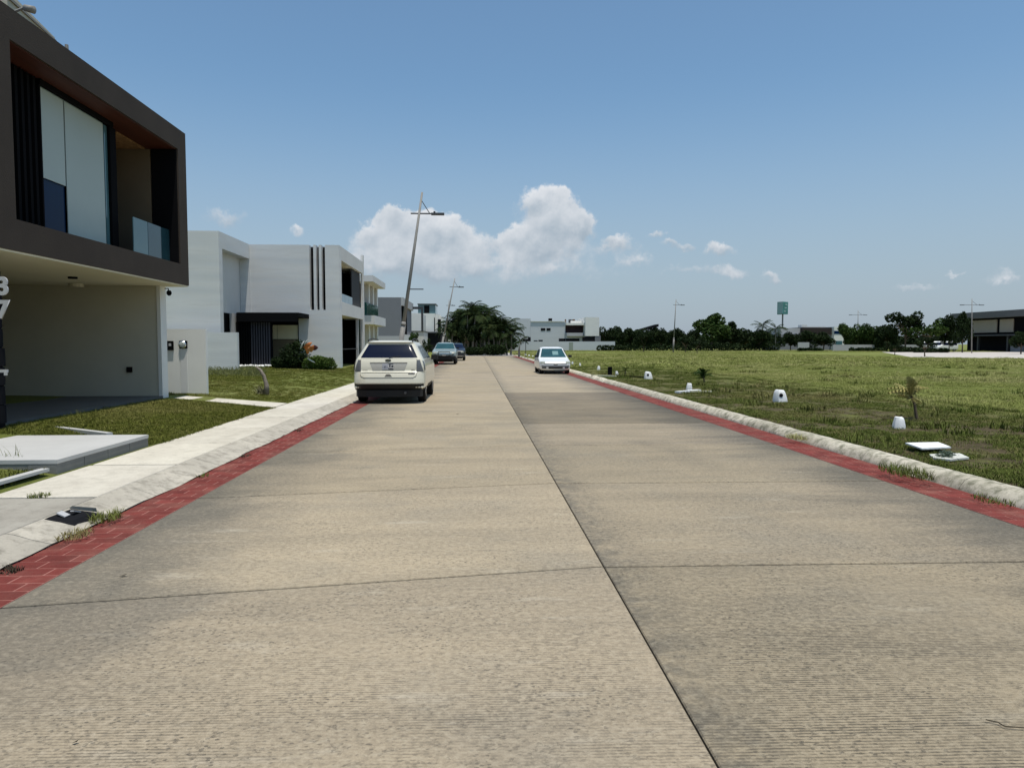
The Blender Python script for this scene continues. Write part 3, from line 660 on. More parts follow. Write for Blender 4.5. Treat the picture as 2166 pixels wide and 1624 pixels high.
B('garage_post', LGREY, h2, (X2-.2, X2-.05, 45.6, 45.75, .2, 3.219)); B('garage_glass', pm('dark_green_glass', (.02, .035, .035), .1, .2, 1, 0), h2, (X2-.14, X2-.10, 45.76, Y3-.02, .2, 3.2))
B('garage_rail', DSTEEL, h2, (X2-.13, X2-.1, Y2+.61, 45.59, 1.3, 1.34))
o = B('boundary_column', SIDEW, None, (X2-.15, X2+.0, Y3+.1, Y3+.55, .1, 7.45)); tag(o, 'tall slim pale column at the far corner of the white plastered house', 'column')
lw = B('garden_wall', WHITE, None, (-15, at(502, 740, 33.8).x, 33.8, 34.05, .15, at(500, 703, 33.8).z)); tag(lw, 'low white garden wall in front of the plastered house', 'wall')
a = gnd(600, 787, .3); b = gnd(752, 796, .12)
m = MB(); d = (b-a); d.z = 0; n_ = Vector((-d.y, d.x, 0)).normalized()*.09
m.add([a+n_, a-n_, b-n_, b+n_], [(0, 1, 2, 3)]); vs = [tuple(v) for v in (a+n_, a-n_, b-n_, b+n_)]
m = MB().add([(v[0], v[1], v[2]-.1) for v in vs]+[(v[0], v[1], v[2]+.06) for v in vs], [(4, 5, 6, 7), (0, 1, 5, 4), (1, 2, 6, 5), (2, 3, 7, 6), (3, 0, 4, 7)])
o = m.build('plot_edging', pm('yellow_concrete', (.5, .47, .28), .8)); tag(o, 'thin pale yellow edging crossing the lawn left of the cream car', 'edging')

# ------------------------------------------------------------------ third house: balcony with green glass
h3 = empty('balcony_house', (-8, 55, .2), 'cream house with thick roof slab and green glass balcony', 'house')
XB = -7.5; a = side(789, 582, XB); b = side(815, 600, XB); Y3a, Y3b = a.y, b.y; zt = (a.z+b.z)/2
B('roof_slab', SIDEW, h3, (-13, XB, Y3a, Y3b, zt-.45, zt)); B('roof_soffit', CREAM, h3, (-12.9, XB-.1, Y3a+.1, Y3b-.1, zt-.47, zt-.452))
a = side(792, 667, XB); b = side(792, 686, XB)
B('balcony_slab', SIDEW, h3, (-13, XB, a.y, Y3b, b.z, a.z)); ZB3 = a.z; ZC3 = b.z
B('balcony_soffit', CREAM, h3, (-12.9, XB-.1, a.y+.1, Y3b-.1, ZC3-.02, ZC3-.002))
B('upper_wall', BRWOOD, h3, (-13, -8.55, Y3a+1.6, Y3b-.5, ZB3+.001, zt-.471)); B('ground_wall', OCHRE, h3, (-13, -8.55, Y3a+1.6, Y3b-.5, .1, ZC3-.021))
B('glass_railing', GGLASS, h3, (-13, -8.1, Y3a+.6, Y3a+.63, ZB3+.001, ZB3+.95)); B('glass_railing', GGLASS, h3, (-8.1, -8.07, Y3a+.6, Y3b-.3, ZB3+.001, ZB3+.95))
for q in (0, 1, 2):
    yq = Y3a+2.2+q*2.2
    B('pillar', WHITEP, h3, (-8.5, -8.15, yq, yq+.6, ZB3+.001, zt-.472)); B('pillar', WHITEP, h3, (-8.5, -8.15, yq, yq+.6, .1, ZC3-.022))
B('low_wall', WHITEP, h3, (-9, -8.3, Y3a-1.2, Y3a-.9, .1, 1.6))
# ------------------------------------------------------------------ fourth house: grey
h4 = empty('grey_house', (-9, 78, .2), 'plain grey rendered house with dark side window', 'house')
XD = -8.0; a = side(853, 629, XD); b = side(873, 643, XD); zt = a.z; y4, y4b = a.y, 91
B('wall', GREYW, h4, (-20, XD-.25, y4, y4b, 2.5, zt)); B('plinth', LGREY, h4, (-20, XD-.25, y4-.03, y4b, .05, 2.499))
B('roof_fascia', LGREY, h4, (XD-.249, XD, y4, y4b, zt-.9, zt)); B('side_window', BLACK, h4, (XD-.24, XD-.1, y4+.5, y4+5, 2.7, zt-.91))
B('side_wall', SIDEW, h4, (XD-.248, XD-.01, y4, y4b, .05, 2.69))
B('portal_frame', DSTEEL, h4, (-8.0, -6.7, 90, 90.3, 6.0, 6.3), (-6.95, -6.7, 90, 90.3, 3.2, 5.99))
B('porch_block', SIDEW, h4, (-8.6, -6.75, 91.5, 99, .05, 3.2)); B('porch_roof', DSTEEL, h4, (-8.6, -6.7, 91.4, 99, 3.201, 3.3))
B('rear_block', WHITEP, h4, (-14, -7.6, 99.5, 108, .05, 5.9))
# ------------------------------------------------------------------ fifth house: white with roof terrace room
h5 = empty('white_terrace_house', (-9, 118, .1), 'white cube house with glazed rooftop room and dark garage', 'house')
YH = 118
def AX(px): return at(px, 700, YH).x
def AZ(py, Y=YH): return at(900, py, Y).z
B('wall', WHITEP, h5, (AX(860), AX(920), YH, YH+14, AZ(703), AZ(663)))
B('rounded_end', WHITEP, h5, (AX(920)+.001, AX(928), YH+.6, YH+14, AZ(703), AZ(664)), (AX(928)+.001, AX(932), YH+2, YH+14, AZ(703), AZ(668)))
B('slot_window', BLACK, h5, (AX(918.5), AX(920.5), YH-.05, YH-.01, AZ(701), AZ(672))); B('side_window', BLACK, h5, (AX(926), AX(932.5), YH+.5, YH+.59, AZ(703), AZ(675)))
rr = B('rooftop_room', CGLASS, h5, (AX(884), AX(921), YH+.5, YH+6, AZ(663)+.001, AZ(644)))
B('roof_plate', DSTEEL, rr, (AX(883), AX(922.5), YH+.3, YH+6.2, AZ(644)+.001, AZ(642))); B('door_opening', BLACK, rr, (AX(897), AX(908), YH+.4, YH+.49, AZ(662), AZ(646)))
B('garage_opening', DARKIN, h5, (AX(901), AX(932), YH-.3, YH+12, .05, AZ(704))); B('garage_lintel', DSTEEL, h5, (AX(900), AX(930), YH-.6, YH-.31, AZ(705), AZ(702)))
B('side_room', pm('olive_wall', (.10, .085, .06), .8), h5, (AX(870), AX(901)-.01, YH-.2, YH+12, .05, AZ(706))); B('small_block', WHITEP, h5, (AX(887), AX(901), YH-2, YH-.31, AZ(708), AZ(692)))

# guard booth and white clutter at the street end
gb = empty('guard_booth', (at(957, 730, 113).x, 113, 0), 'small white booth at the street end behind the pickup', 'booth')
x0, x1 = at(952, 730, 113).x, at(967, 730, 113).x
B('walls', WHITEP, gb, (x0, x1, 113, 115, 0, 2.1)); B('roof', WHITEP, gb, (x0-.3, x1+.3, 112.7, 115.3, 2.101, 2.35)); B('window', DGLASS, gb, (x0+.3, x1-.2, 112.95, 112.99, 1.0, 1.9))

# ------------------------------------------------------------------ big white house across the field
h6 = empty('long_white_house', (at(1180, 735, 165).x, 168, .1), 'long white house behind a low boundary wall across the field', 'house')
YW = 165.0
def q(px0, px1, py0, py1, dy0=0, dy1=12, Y=YW):
    a = at(px0, py1, Y); b = at(px1, py0, Y); return (a.x, b.x, Y+dy0, Y+dy1, max(a.z, 0), b.z)
WG = pm('pale_grey_plaster', (.52, .54, .56), .85, .05, .5, .1, 10, stretch=(.1, 1, 3))
B('left_wall', WG, h6, q(1060, 1122.5, 674, 740)); B('middle_wall', WG, h6, q(1122.6, 1196, 680.5, 740)); B('parapet_cap', WHITEP, h6, q(1122.7, 1196, 679.2, 680.4, -.2, 12))
B('right_block', WHITEP, h6, q(1234, 1263, 672, 711, -3, 10)); B('balcony_back', pm('dark_red_interior', (.03, .012, .014), .8), h6, q(1196.1, 1233.9, 688, 704, .5, 9))
B('balcony_roof', WHITEP, h6, q(1196.1, 1233.9, 683.5, 688, -1.5, 10)); B('balcony_base', WG, h6, q(1196.1, 1233.9, 704, 740, -.3, 9)); B('balcony_front', LGREY, h6, q(1198, 1232, 704.1, 711, -1.4, -.31))
B('roof_block', WHITEP, h6, q(1210, 1233.8, 678, 683.4, 2, 6)); B('chimney', BLACK, h6, q(1162, 1169, 673, 679, 1, 2.5))
for p_ in ((1144, 1153.5, 694, 699.5), (1156, 1164.5, 694, 699.5), (1106, 1122.4, 713, 723), (1129, 1137, 720, 723), (1139, 1148, 719, 723), (1182, 1196, 716, 722.5)):
    B('window', DARKIN, h6, q(*p_, -.06, -.01))
B('garage_window', DARKIN, h6, q(1196.2, 1225, 716, 722.5, -.4, -.31)); B('garage_window', DARKIN, h6, q(1229, 1254, 713, 724, -2.9, -2.0)); B('lower_right', WG, h6, q(1234, 1263, 711.2, 740, -1.9, 8)); B('side_box', GREYW, h6, q(1254.1, 1266, 710, 724, -2.95, 0))
for i, (a_, b_) in enumerate(((1199, 1201), (1207, 1213), (1215, 1220))):
    B('roof_equipment', (BRWOOD, DSTEEL, BRWOOD)[i], h6, q(a_, b_, 674.5, 682, 3, 4))
bw = B('boundary_wall', WG, None, q(1078, 1285, 722.5, 741, -9, -8.7)); tag(bw, 'long low pale boundary wall in front of the white house across the field', 'wall')
o = B('gate', pm('green_grey', (.28, .31, .27), .8), bw, q(1193, 1201, 724, 741, -9.06, -9.01))

# right far buildings
h7 = empty('dark_roof_house', (102, 175, .1), 'white and dark flat-roofed house behind the trees near the green sign', 'house')
def q7(*a, **k): return q(*a, **k, Y=175)
def qq(px0, px1, py0, py1, dy0, dy1, Y): return q(px0, px1, py0, py1, dy0, dy1, Y)
B('dark_storey', pm('dark_brown_cladding', (.02, .012, .01), .8), h7, qq(1697, 1759, 692.5, 707, 0, 9, 175)); B('lower_storey', GREYW, h7, qq(1650, 1759, 707.1, 742, .3, 9, 175)); B('grey_wing', LGREY, h7, qq(1655, 1696.5, 694, 707, 1, 9, 175))
B('white_wing', WHITEP, h7, qq(1759.1, 1783, 691.5, 742, -1, 9, 175)); B('window', DGLASS, h7, qq(1760, 1778, 700, 706.5, -1.06, -1.01, 175)); B('window', CGLASS, h7, qq(1763, 1777, 721, 729, -1.06, -1.01, 175))
B('roof_tank', WHITEP, h7, qq(1703, 1715, 686.5, 691.5, 2, 4, 175)); B('roof_rail', WHITEP, h7, qq(1715, 1755, 690, 692, 2, 2.3, 175))
for i, (a_, b_, c_) in enumerate(((1688, 1712, 724), (1762, 1850, 729), (1902, 1958, 729))):
    o = B('plot_wall', LGREY, None, qq(a_, b_, c_, 743, 0, .3, 150-i*5)); tag(o, ('short white wall below the dark-roofed house', 'long white wall running below the round dark trees', 'white wall glimpsed left of the white vans')[i], 'wall')
h8 = empty('dark_modern_house', (100, 138, .1), 'dark modern house with grey roof fascia and tan windows at the right edge', 'house')
XM = 100; a = side(2012, 668, XM); zt = 8.0; YN, YFr = 108, a.y
B('roof_fascia', pm('slate_grey', (.125, .12, .12), .7, .05, .4, 0), h8, (XM, XM+25, YN, YFr, zt-1.25, zt))
B('upper_wall', BLACK, h8, (XM+1.5, XM+24, YN+.5, YFr-.5, 3.5, zt-1.26))
TW = pm('tan_window_blind', (.34, .285, .22), .6, .05, .4, 0)
for (pa, pb) in ((2046, 2108), (2114, 2143)):
    y0, y1 = side(pa, 700, XM+1.3).y, side(pb, 700, XM+1.3).y
    B('window', TW, h8, (XM+1.3, XM+1.45, y1, y0, 3.9, 6.4))
B('balcony_slab', DSTEEL, h8, (XM+.3, XM+24, YN, YFr, 3.2, 3.49)); B('lower_storey', DARKIN, h8, (XM+3, XM+24, YN+1, YFr-1, .1, 3.19))
for yq in (112, 122, 130, 138): B('column', DSTEEL, h8, (XM+.8, XM+1.2, yq, yq+.4, .1, 3.19))
B('entrance_block', GREYW, h8, (XM+.5, XM+1.6, 126, 129, .1, 2.6))

# ------------------------------------------------------------------ street lamps
def lamp(base, top, arm_z, arm_l, label, two=False, low=True, collar=True, arms=None):
    t = empty('street_lamp', base, label, 'street lamp', 'street lamps')
    b = Vector(base); tp = Vector(top); d = tp-b
    if collar:
        MB().tube([b, b+d*.28], [.15, .12], 12).build('pole_sleeve', STEEL, t, smooth=True)
        MB().tube([b+d*.27, b+d*.29], [.135, .10], 12).build('collar', STEEL, t, smooth=True)
    MB().tube([b+d*(.285 if collar else 0), b+d*.6, tp], [.095, .08, .05], 10).build('pole', STEEL, t, smooth=True)
    MB().cbox((0, 0, 0), .4, .4, .04).xform(Matrix.Translation(b+Vector((0, 0, .02)))).build('base_plate', STEEL, t)
    s = (arm_z-b.z)/d.z; c = b+d*s
    ar = MB().box(c.x-(arm_l if two else .42), c.x+arm_l, c.y-.03, c.y+.03, c.z-.03, c.z+.03).build('arm', DSTEEL, t)
    MB().box(c.x+arm_l-.55, c.x+arm_l+.1, c.y-.10, c.y+.10, c.z-.07, c.z+.035).build('lamp_head', DSTEEL, ar)
    if two: MB().box(c.x-arm_l-.1, c.x-arm_l+.55, c.y-.10, c.y+.10, c.z-.07, c.z+.035).build('lamp_head', DSTEEL, ar)
    MB().tube([b+d*(s+.075), Vector((c.x+arm_l*.45, c.y, c.z+.02))], .022, 6).build('stay', DSTEEL, t)
    MB().cbox((c.x+arm_l*.66, c.y, c.z+.07), .10, .06, .09).build('sensor', DSTEEL, t)
    if low:
        c2 = b+d*.47; MB().box(c2.x, c2.x+.75, c2.y-.02, c2.y+.02, c2.z-.025, c2.z+.025).build('banner_arm', DSTEEL, t)
    return t
def lamp_px(bpx, tpx, tpy, Y, armpy, arm_l, label, z0=.1, **k):
    b = at(bpx, 728, Y); b.z = z0; tp = at(tpx, tpy, Y)
    return lamp(b, tp, at(tpx, armpy, Y).z, arm_l, label, **k)
lamp_px(838, 893, 407, 36, 452, 1.15, 'nearest leaning grey street lamp, rising behind the cream car')
lamp_px(930, 962, 589, 84, 607, 1.15, 'second leaning street lamp beside the dark pickup')
lamp_px(940, 950, 634, 120, 646, 1.0, 'farthest leaning street lamp in front of the palm clump', low=False, collar=False)
lamp_px(1424, 1430, 633, 118, 645, 1.4, 'slender lamp post standing alone in mid field before the round trees', collar=True, low=True)
lamp_px(2056, 2056, 632, 112, 645, 1.9, 'tall lamp post with two arms at the right beside the dark house', two=True, collar=False, low=False)
lamp_px(1815, 1815, 656, 150, 666, 1.9, 'lamp post top rising above the low dark trees', two=True, collar=False, low=False)
# green roadside sign
gs = empty('green_sign', (at(1652, 735, 190).x, 190, .1), 'green double-sided sign on a tall post above the trees', 'sign')
a = at(1652, 728, 190); zt1, zt0 = at(1652, 639, 190).z, at(1652, 665, 190).z
MB().tube([(a.x+.3, 190, .1), (a.x+.3, 190, zt0)], .2, 10).build('post', STEEL, gs)
xl, xm, xr = at(1646, 650, 189).x, at(1656, 650, 188).x, at(1669, 650, 189).x
sg = MB().prism([(xl, 189.6), (xm, 188), (xr, 189.6), (xm, 191.2)], zt0, zt1).build('sign_box', pm('sign_green', (.05, .20, .18), .5, .2, .8, 0), gs)
MB().add([(xl+.05, 189.5, zt0+.1), (xm-.03, 187.96, zt0+.1), (xm-.03, 187.96, zt1-.1), (xl+.05, 189.5, zt1-.1)], [(0, 1, 2, 3)]).build('pale_face', pm('pale_green', (.26, .40, .38), .5, .1, 1, 0), gs)
for i in range(3):
    z0 = zt0+.6+i*.9; f = .2+.12*i
    x0 = xm+(xr-xm)*f; x1 = xm+(xr-xm)*(f+.4); y0 = 188+1.6*f-.05; y1 = 188+1.6*(f+.4)-.05
    MB().add([(x0, y0, z0), (x1, y1, z0), (x1, y1, z0+.4), (x0, y0, z0+.4)], [(0, 1, 2, 3)]).build('sign_mark', pm('pale_green', (.16, .27, .26), .5), gs)
# street sign at the right end
ss = empty('street_sign', (at(1112, 740, 84).x, 84, .1), 'small street name sign on a thin dark post at the far kerb', 'sign')
a = at(1112, 728, 84); MB().tube([(a.x, 84, .1), (a.x, 84, 2.35)], .04, 8).build('post', DSTEEL, ss); MB().cbox((a.x-.1, 83.95, 2.33), .7, .03, .24).build('sign_plate', LGREY, ss)
# tilted dark canopy among the trees
cn = empty('tilted_canopy', (at(1375, 700, 168).x, 168, 0), 'dark tilted canopy roof sticking out above the hedge-like trees', 'canopy')
a = at(1350, 701, 168); b = at(1391, 691, 168)
m = MB().add([(a.x, 167, a.z), (b.x, 167, b.z), (b.x, 171, b.z), (a.x, 171, a.z), (a.x, 167, a.z+.4), (b.x, 167, b.z+.6), (b.x, 171, b.z+.6), (a.x, 171, a.z+.4)], [(0, 3, 2, 1), (4, 5, 6, 7), (0, 1, 5, 4), (1, 2, 6, 5), (2, 3, 7, 6), (3, 0, 4, 7)]); m.build('roof', DARKIN, cn)
MB().tube([((a.x+b.x)/2, 169, 0), ((a.x+b.x)/2, 169, (a.z+b.z)/2)], .15, 8).build('post', DSTEEL, cn)

# ------------------------------------------------------------------ trees
def leaf_crown(rnd, blobs, n, size, squash=.55):
    m = MB()
    tot = sum(b[3]**2 for b in blobs)
    for cx, cy, cz, r in blobs:
        for _ in range(int(n*r*r/tot)):
            v = Vector((rnd.gauss(0, 1), rnd.gauss(0, 1), rnd.gauss(0, 1))).normalized()
            rr = r*(rnd.uniform(.55, 1.08)**.6); ctr = Vector((cx, cy, cz))+Vector((v.x*rr, v.y*rr, v.z*rr*.8))
            a = Vector((rnd.gauss(0, 1), rnd.gauss(0, 1), rnd.gauss(0, .6))).normalized(); b = a.orthogonal().normalized()
            b = (Matrix.Rotation(rnd.uniform(0, 6.28), 3, a) @ b); s = size*rnd.uniform(.5, 1.3)
            m.add([ctr-a*s, ctr+b*s*squash, ctr+a*s, ctr-b*s*squash], [(0, 1, 2, 3)])
    return m
def make_tree_kind(seed, kind):
    """unit tree 1 m tall (crown data, trunk data)"""
    rnd = random.Random(seed)
    if kind == 'round':
        blobs = [(0, 0, .62, .26)]+[(.26*math.cos(a)*rnd.uniform(.7, 1.1), .26*math.sin(a)*rnd.uniform(.7, 1.1), rnd.uniform(.34, .72), rnd.uniform(.15, .23)) for a in [i*6.28/9 for i in range(9)]]+[(rnd.uniform(-.15, .15), rnd.uniform(-.15, .15), rnd.uniform(.75, .86), .14) for _ in range(4)]
        cr = leaf_crown(rnd, blobs, 4600, .034)
        tr = MB().tube([(0, 0, 0), (.01, 0, .25), (0, 0, .55)], [.03, .022, .012], 7)
        for i in range(5):
            a = i*1.3; tr.tube([(0, 0, .22+.03*i), (.12*math.cos(a), .12*math.sin(a), .42), (.22*math.cos(a), .22*math.sin(a), .62)], [.014, .009, .004], 5)
    elif kind == 'low':
        blobs = [(rnd.uniform(-.5, .5), rnd.uniform(-.35, .35), rnd.uniform(.28, .78), rnd.uniform(.16, .25)) for _ in range(20)]
        cr = leaf_crown(rnd, blobs, 5200, .04)
        tr = MB().tube([(0, 0, 0), (.03, 0, .3), (0, 0, .6)], [.035, .025, .015], 7)
        for i in range(6):
            a = i*1.05; tr.tube([(0, 0, .25), (.2*math.cos(a), .15*math.sin(a), .45), (.38*math.cos(a), .28*math.sin(a), .65)], [.018, .012, .005], 5)
    elif kind == 'open':
        blobs = []
        tr = MB().tube([(0, 0, 0), (.02, 0, .25), (-.01, 0, .45)], [.028, .02, .014], 7)
        for i in range(11):
            a = i*2.4; r = rnd.uniform(.2, .5); h = rnd.uniform(.55, .92)
            e = (r*math.cos(a), r*math.sin(a), h); tr.tube([(0, 0, rnd.uniform(.25, .45)), (e[0]*.5, e[1]*.5, h*.75), e], [.012, .008, .004], 5)
            blobs += [(e[0], e[1], h, rnd.uniform(.09, .15)), (e[0]*.7, e[1]*.7, h-.07, rnd.uniform(.08, .13))]
        cr = leaf_crown(rnd, blobs, 2600, .035)
    return cr, tr
def palm_parts(rnd, h, nf, L, droop=1.0, trunks=1):
    tr = MB(); tops = []
    for i in range(trunks):
        a = i*2.1+rnd.random(); b = Vector((.35*math.cos(a), .35*math.sin(a), 0))*(trunks > 1); hh = h*rnd.uniform(.8, 1)
        tp = b*2.2+Vector((rnd.uniform(-.3, .3), rnd.uniform(-.3, .3), hh)); mid = b*1.4+Vector((0, 0, hh*.5))
        tr.tube([b, mid, tp], [.15, .11, .09], 8); tops.append(tp)
    fr = MB()
    for tp in tops:
        for k in range(nf):
            az = k*2.4+rnd.random()*.5; up = rnd.uniform(-.1, 1.4)
            l = L*rnd.uniform(.8, 1.1); N = 11; pts = []
            p = Vector(tp); el = up; st = l/N
            for s in range(N+1):
                pts.append(Vector(p)); p = p+Vector((math.cos(az)*math.cos(el), math.sin(az)*math.cos(el), math.sin(el)))*st; el -= .15*droop
            for s in range(1, N):
                d = (pts[s+1]-pts[s-1]).normalized(); sd = d.cross(Vector((0, 0, 1))).normalized()
                wl = l*.24*math.sin(PI*(s+.6)/(N+1.2))
                for sg in (-1, 1):
                    for o_ in (0, .5):
                        q0 = pts[s]+d*st*o_; tip = q0+sd*sg*wl+d*wl*.5-Vector((0, 0, wl*rnd.uniform(.3, .8)))
                        fr.add([q0, q0+d*st*.38, tip], [(0, 1, 2)])
            for s in range(N): fr.add([pts[s]-Vector((0, 0, .02)), pts[s+1]-Vector((0, 0, .02)), pts[s+1]+Vector((0, 0, .02)), pts[s]+Vector((0, 0, .02))], [(0, 1, 2, 3)])
    return fr, tr
KINDS = {}
def tree_from(kind, seed, mat, tmat=BARK):
    key = (kind, seed, mat.name)
    if key not in KINDS:
        c, t = make_tree_kind(seed, kind)
        KINDS[key] = [None, None]
        for i, (mb, mt, nm) in enumerate(((c, mat, 'crown'), (t, tmat, 'trunk'))):
            me = bpy.data.meshes.new(nm); me.from_pydata(mb.v, [], mb.f); me.materials.append(mt); me.update(); KINDS[key][i] = me
    return KINDS[key]
def tree(px, toppy, wpx, Y, kind, seed, mat, label, group='trees beyond the field', name='tree', z0=.1, rot=None, full=1.0):
    base = at(px, 728, Y); H = at(px, toppy, Y).z-z0; W_ = wpx/FPX*Y
    r = empty(name, (base.x, Y, z0), label, 'tree', group)
    cm, tm = tree_from(kind, seed, mat); span = {'round': .95, 'low': 1.35, 'open': 1.1}[kind]
    rz = random.uniform(0, 6.28) if rot is None else rot
    for me, nm in ((cm, 'crown'), (tm, 'trunk')):
        o = bpy.data.objects.new(nm, me); COL.objects.link(o); o.parent = r
        o.scale = (W_/span, W_/span, H*{'round': 1.08, 'low': 1.16, 'open': 1.02}[kind]); o.rotation_euler = (0, 0, rz); ORG[o] = Vector()
    return r
random.seed(11)
TL = [
 (1284, 694, 62, 170, 'low', 1, LEAFD, 'dark tree touching the right end of the long white house'),
 (1310, 697, 56, 160, 'low', 2, LEAFD, 'dark low tree second from the long white house'),
 (1342, 697, 60, 162, 'low', 3, LEAFD, 'dense dark tree left of the tilted canopy'),
 (1362, 703, 50, 128, 'low', 1, LEAFD, 'nearest dark tree standing forward below the tilted canopy'),
 (1398, 693, 60, 172, 'low', 2, LEAFD, 'dark bushy tree right behind the tilted canopy'),
 (1432, 698, 50, 165, 'low', 3, LEAFD, 'dark tree directly behind the lone lamp post in the field'),
 (1450, 714, 42, 116, 'open', 4, LEAFD, 'small thin-stemmed tree just right of the lone lamp post'),
 (1475, 712, 44, 112, 'open', 5, LEAFD, 'small forked tree in front of the tallest round tree'),
 (1462, 700, 44, 160, 'low', 1, LEAFD, 'dark low tree filling the gap beside the tallest round tree'),
 (1505, 665, 88, 150, 'round', 6, LEAFM, 'tallest round dark green tree at the middle of the field edge'),
 (1546, 682, 60, 154, 'round', 7, LEAFD, 'dark rounded tree leaning on the right of the tallest one'),
 (1578, 697, 60, 160, 'low', 2, LEAFD, 'low dark tree between the round trees and the palms'),
 (1606, 700, 56, 150, 'low', 3, LEAFD, 'dark bushy tree under the two palms'),
 (1634, 706, 50, 160, 'low', 1, LEAFD, 'dark low tree left of the green sign post'),
 (1672, 705, 50, 162, 'low', 2, LEAFD, 'low dark tree right of the green sign post'),
 (1706, 702, 54, 158, 'low', 3, LEAFD, 'dark tree in front of the dark-roofed house'),
 (1742, 703, 52, 150, 'round', 6, LEAFD, 'small round tree with visible trunk before the white wing'),
 (1804, 688, 60, 150, 'low', 1, LEAFM, 'wide flat-topped tree just right of the white wing'),
 (1840, 689, 66, 148, 'low', 2, LEAFM, 'wide flat-topped tree below the distant lamp post'),
 (1876, 691, 60, 144, 'low', 3, LEAFD, 'flat-topped dark tree left of the open spreading tree'),
 (1915, 661, 90, 130, 'open', 4, LEAFD, 'open spreading tree with ragged top at right'),
 (1962, 668, 96, 128, 'open', 5, LEAFM, 'second ragged spreading tree behind the vans'),
 (1957, 712, 60, 80, 'open', 4, LEAFD, 'nearer small tree with black trunk at the pavement corner'),
 (1893, 722, 40, 92, 'open', 5, LEAFD, 'tiny street tree with thin trunk left of the pavement'),
 (2008, 672, 44, 126, 'low', 1, LEAFD, 'dark tree left of the modern house'),
 (2036, 662, 46, 120, 'round', 7, LEAFD, 'dense dark tree covering the left end of the modern house'),
 (2160, 702, 50, 100, 'round', 6, LEAFD, 'dark tree cut by the right edge beside the modern house'),
]
for t in TL: tree(*t)
for i, (px, ty, wv, Y, lb) in enumerate(((1300, 728, 60, 150, 'low dark hedge by the end of the boundary wall'), (1505, 722, 110, 146, 'dark undergrowth hedge below the tallest round tree'), (1590, 724, 100, 150, 'dark hedge below the palms'), (1715, 735, 44, 140, 'clipped dark hedge under the dark-roofed house'), (1838, 734, 70, 138, 'dark clipped hedge beneath flat-topped trees'), (1915, 733, 60, 125, 'dark hedge behind the tiny street tree'), (1970, 735, 60, 118, 'dark hedge before the white vans'), (1400, 726, 110, 152, 'dark undergrowth hedge behind the lone lamp post'))):
    b = at(px, 728, Y); W_ = wv/FPX*Y; H = at(px, ty, Y).z-.05
    rnd = random.Random(i+50); bl = [(b.x+W_*(k/7-.5), Y+rnd.uniform(-.5, .5), .05+H*.45, H*.55) for k in range(8)]
    o = leaf_crown(rnd, bl, 1500, .22).build('hedge', LEAFD); tag(o, lb, 'hedge', 'hedges along the far field edge')
rnd = random.Random(77); bl = []
for k in range(150):
    px = 1262+k*6.3; Yk = 196+rnd.uniform(-3, 3); b = at(px, 728, Yk); H = at(px, rnd.uniform(703, 716), Yk).z
    if px > 2010: break
    bl.append((b.x, Yk, H*.5, H*.5))
for k in range(40):
    px = 940+k*4; Yk = 150+rnd.uniform(-3, 3); b = at(px, 728, Yk); H = at(px, rnd.uniform(700, 712), Yk).z; bl.append((b.x, Yk, H*.5, H*.5))
    if px > 1072: break
o = leaf_crown(rnd, bl, 30000, .45).build('far_wood', LEAFD, kind='stuff'); tag(o, 'dark far-off wood closing the horizon behind the field', 'wood')
# palms
def palm(px, toppy, Y, L, seed, label, trunks=1, group='palms', nf=16, mat=LEAFP, z0=.1, droop=1.0, name='palm_tree'):
    b = at(px, 728, Y); h = at(px, toppy, Y).z-z0-L*.35; rnd = random.Random(seed)
    r = empty(name, (b.x, Y, z0), label, 'palm tree', group)
    f, t = palm_parts(rnd, h, nf, L, droop, trunks); f.build('crown', mat, r, local=True); t.build('trunk', PBARK, r, local=True); return r
palm(1613, 677, 150, 2.6, 3, 'left one of the two small palms beside the green sign', droop=.8)
palm(1640, 676, 152, 2.6, 4, 'right one of the two small palms beside the green sign', droop=.8)
G = 'trees at the street end'
PM = [(950, 684, 102, 2.2, 2, 'small palm at the extreme left of the street end clump'), (994, 650, 101.5, 2.4, 2, 'forward palm below the tallest one in the clump'), (1030, 668, 101, 2.4, 2, 'forward palm in the middle of the street end clump'), (1052, 684, 100.5, 2.4, 2, 'forward low palm right of the clump middle'), (962, 670, 103, 2.4, 2, 'leftmost palm of the dark clump behind the second lamp'), (985, 652, 104, 2.5, 3, 'palm in the left part of the street end clump'), (1003, 637, 106, 2.6, 3, 'tallest palm of the dark clump at the street end'), (1020, 645, 105, 2.6, 3, 'palm just right of the tallest one in the clump'), (1038, 662, 103, 2.9, 2, 'palm right of centre in the street end clump'), (1058, 668, 102, 3.2, 2, 'arching palm near the right side of the clump'), (1076, 688, 100, 2.6, 2, 'rightmost low arching palm of the clump')]
for i, (px, ty, Y, L, tk, lb) in enumerate(PM): palm(px, ty, Y, L, 20+i, lb, tk, G, 20)
tree(972, 658, 58, 104.5, 'round', 6, LEAFD, 'dark leafy tree beside the leftmost clump palm', G)
tree(1004, 650, 66, 105, 'round', 7, LEAFD, 'largest leafy tree, beside the tallest palm', G)
tree(1040, 668, 54, 104, 'round', 6, LEAFD, 'leafy tree at the right of the street end clump', G)
tree(990, 690, 56, 100, 'open', 4, LEAFD, 'low leafy tree with pale stems in front of the clump', G)
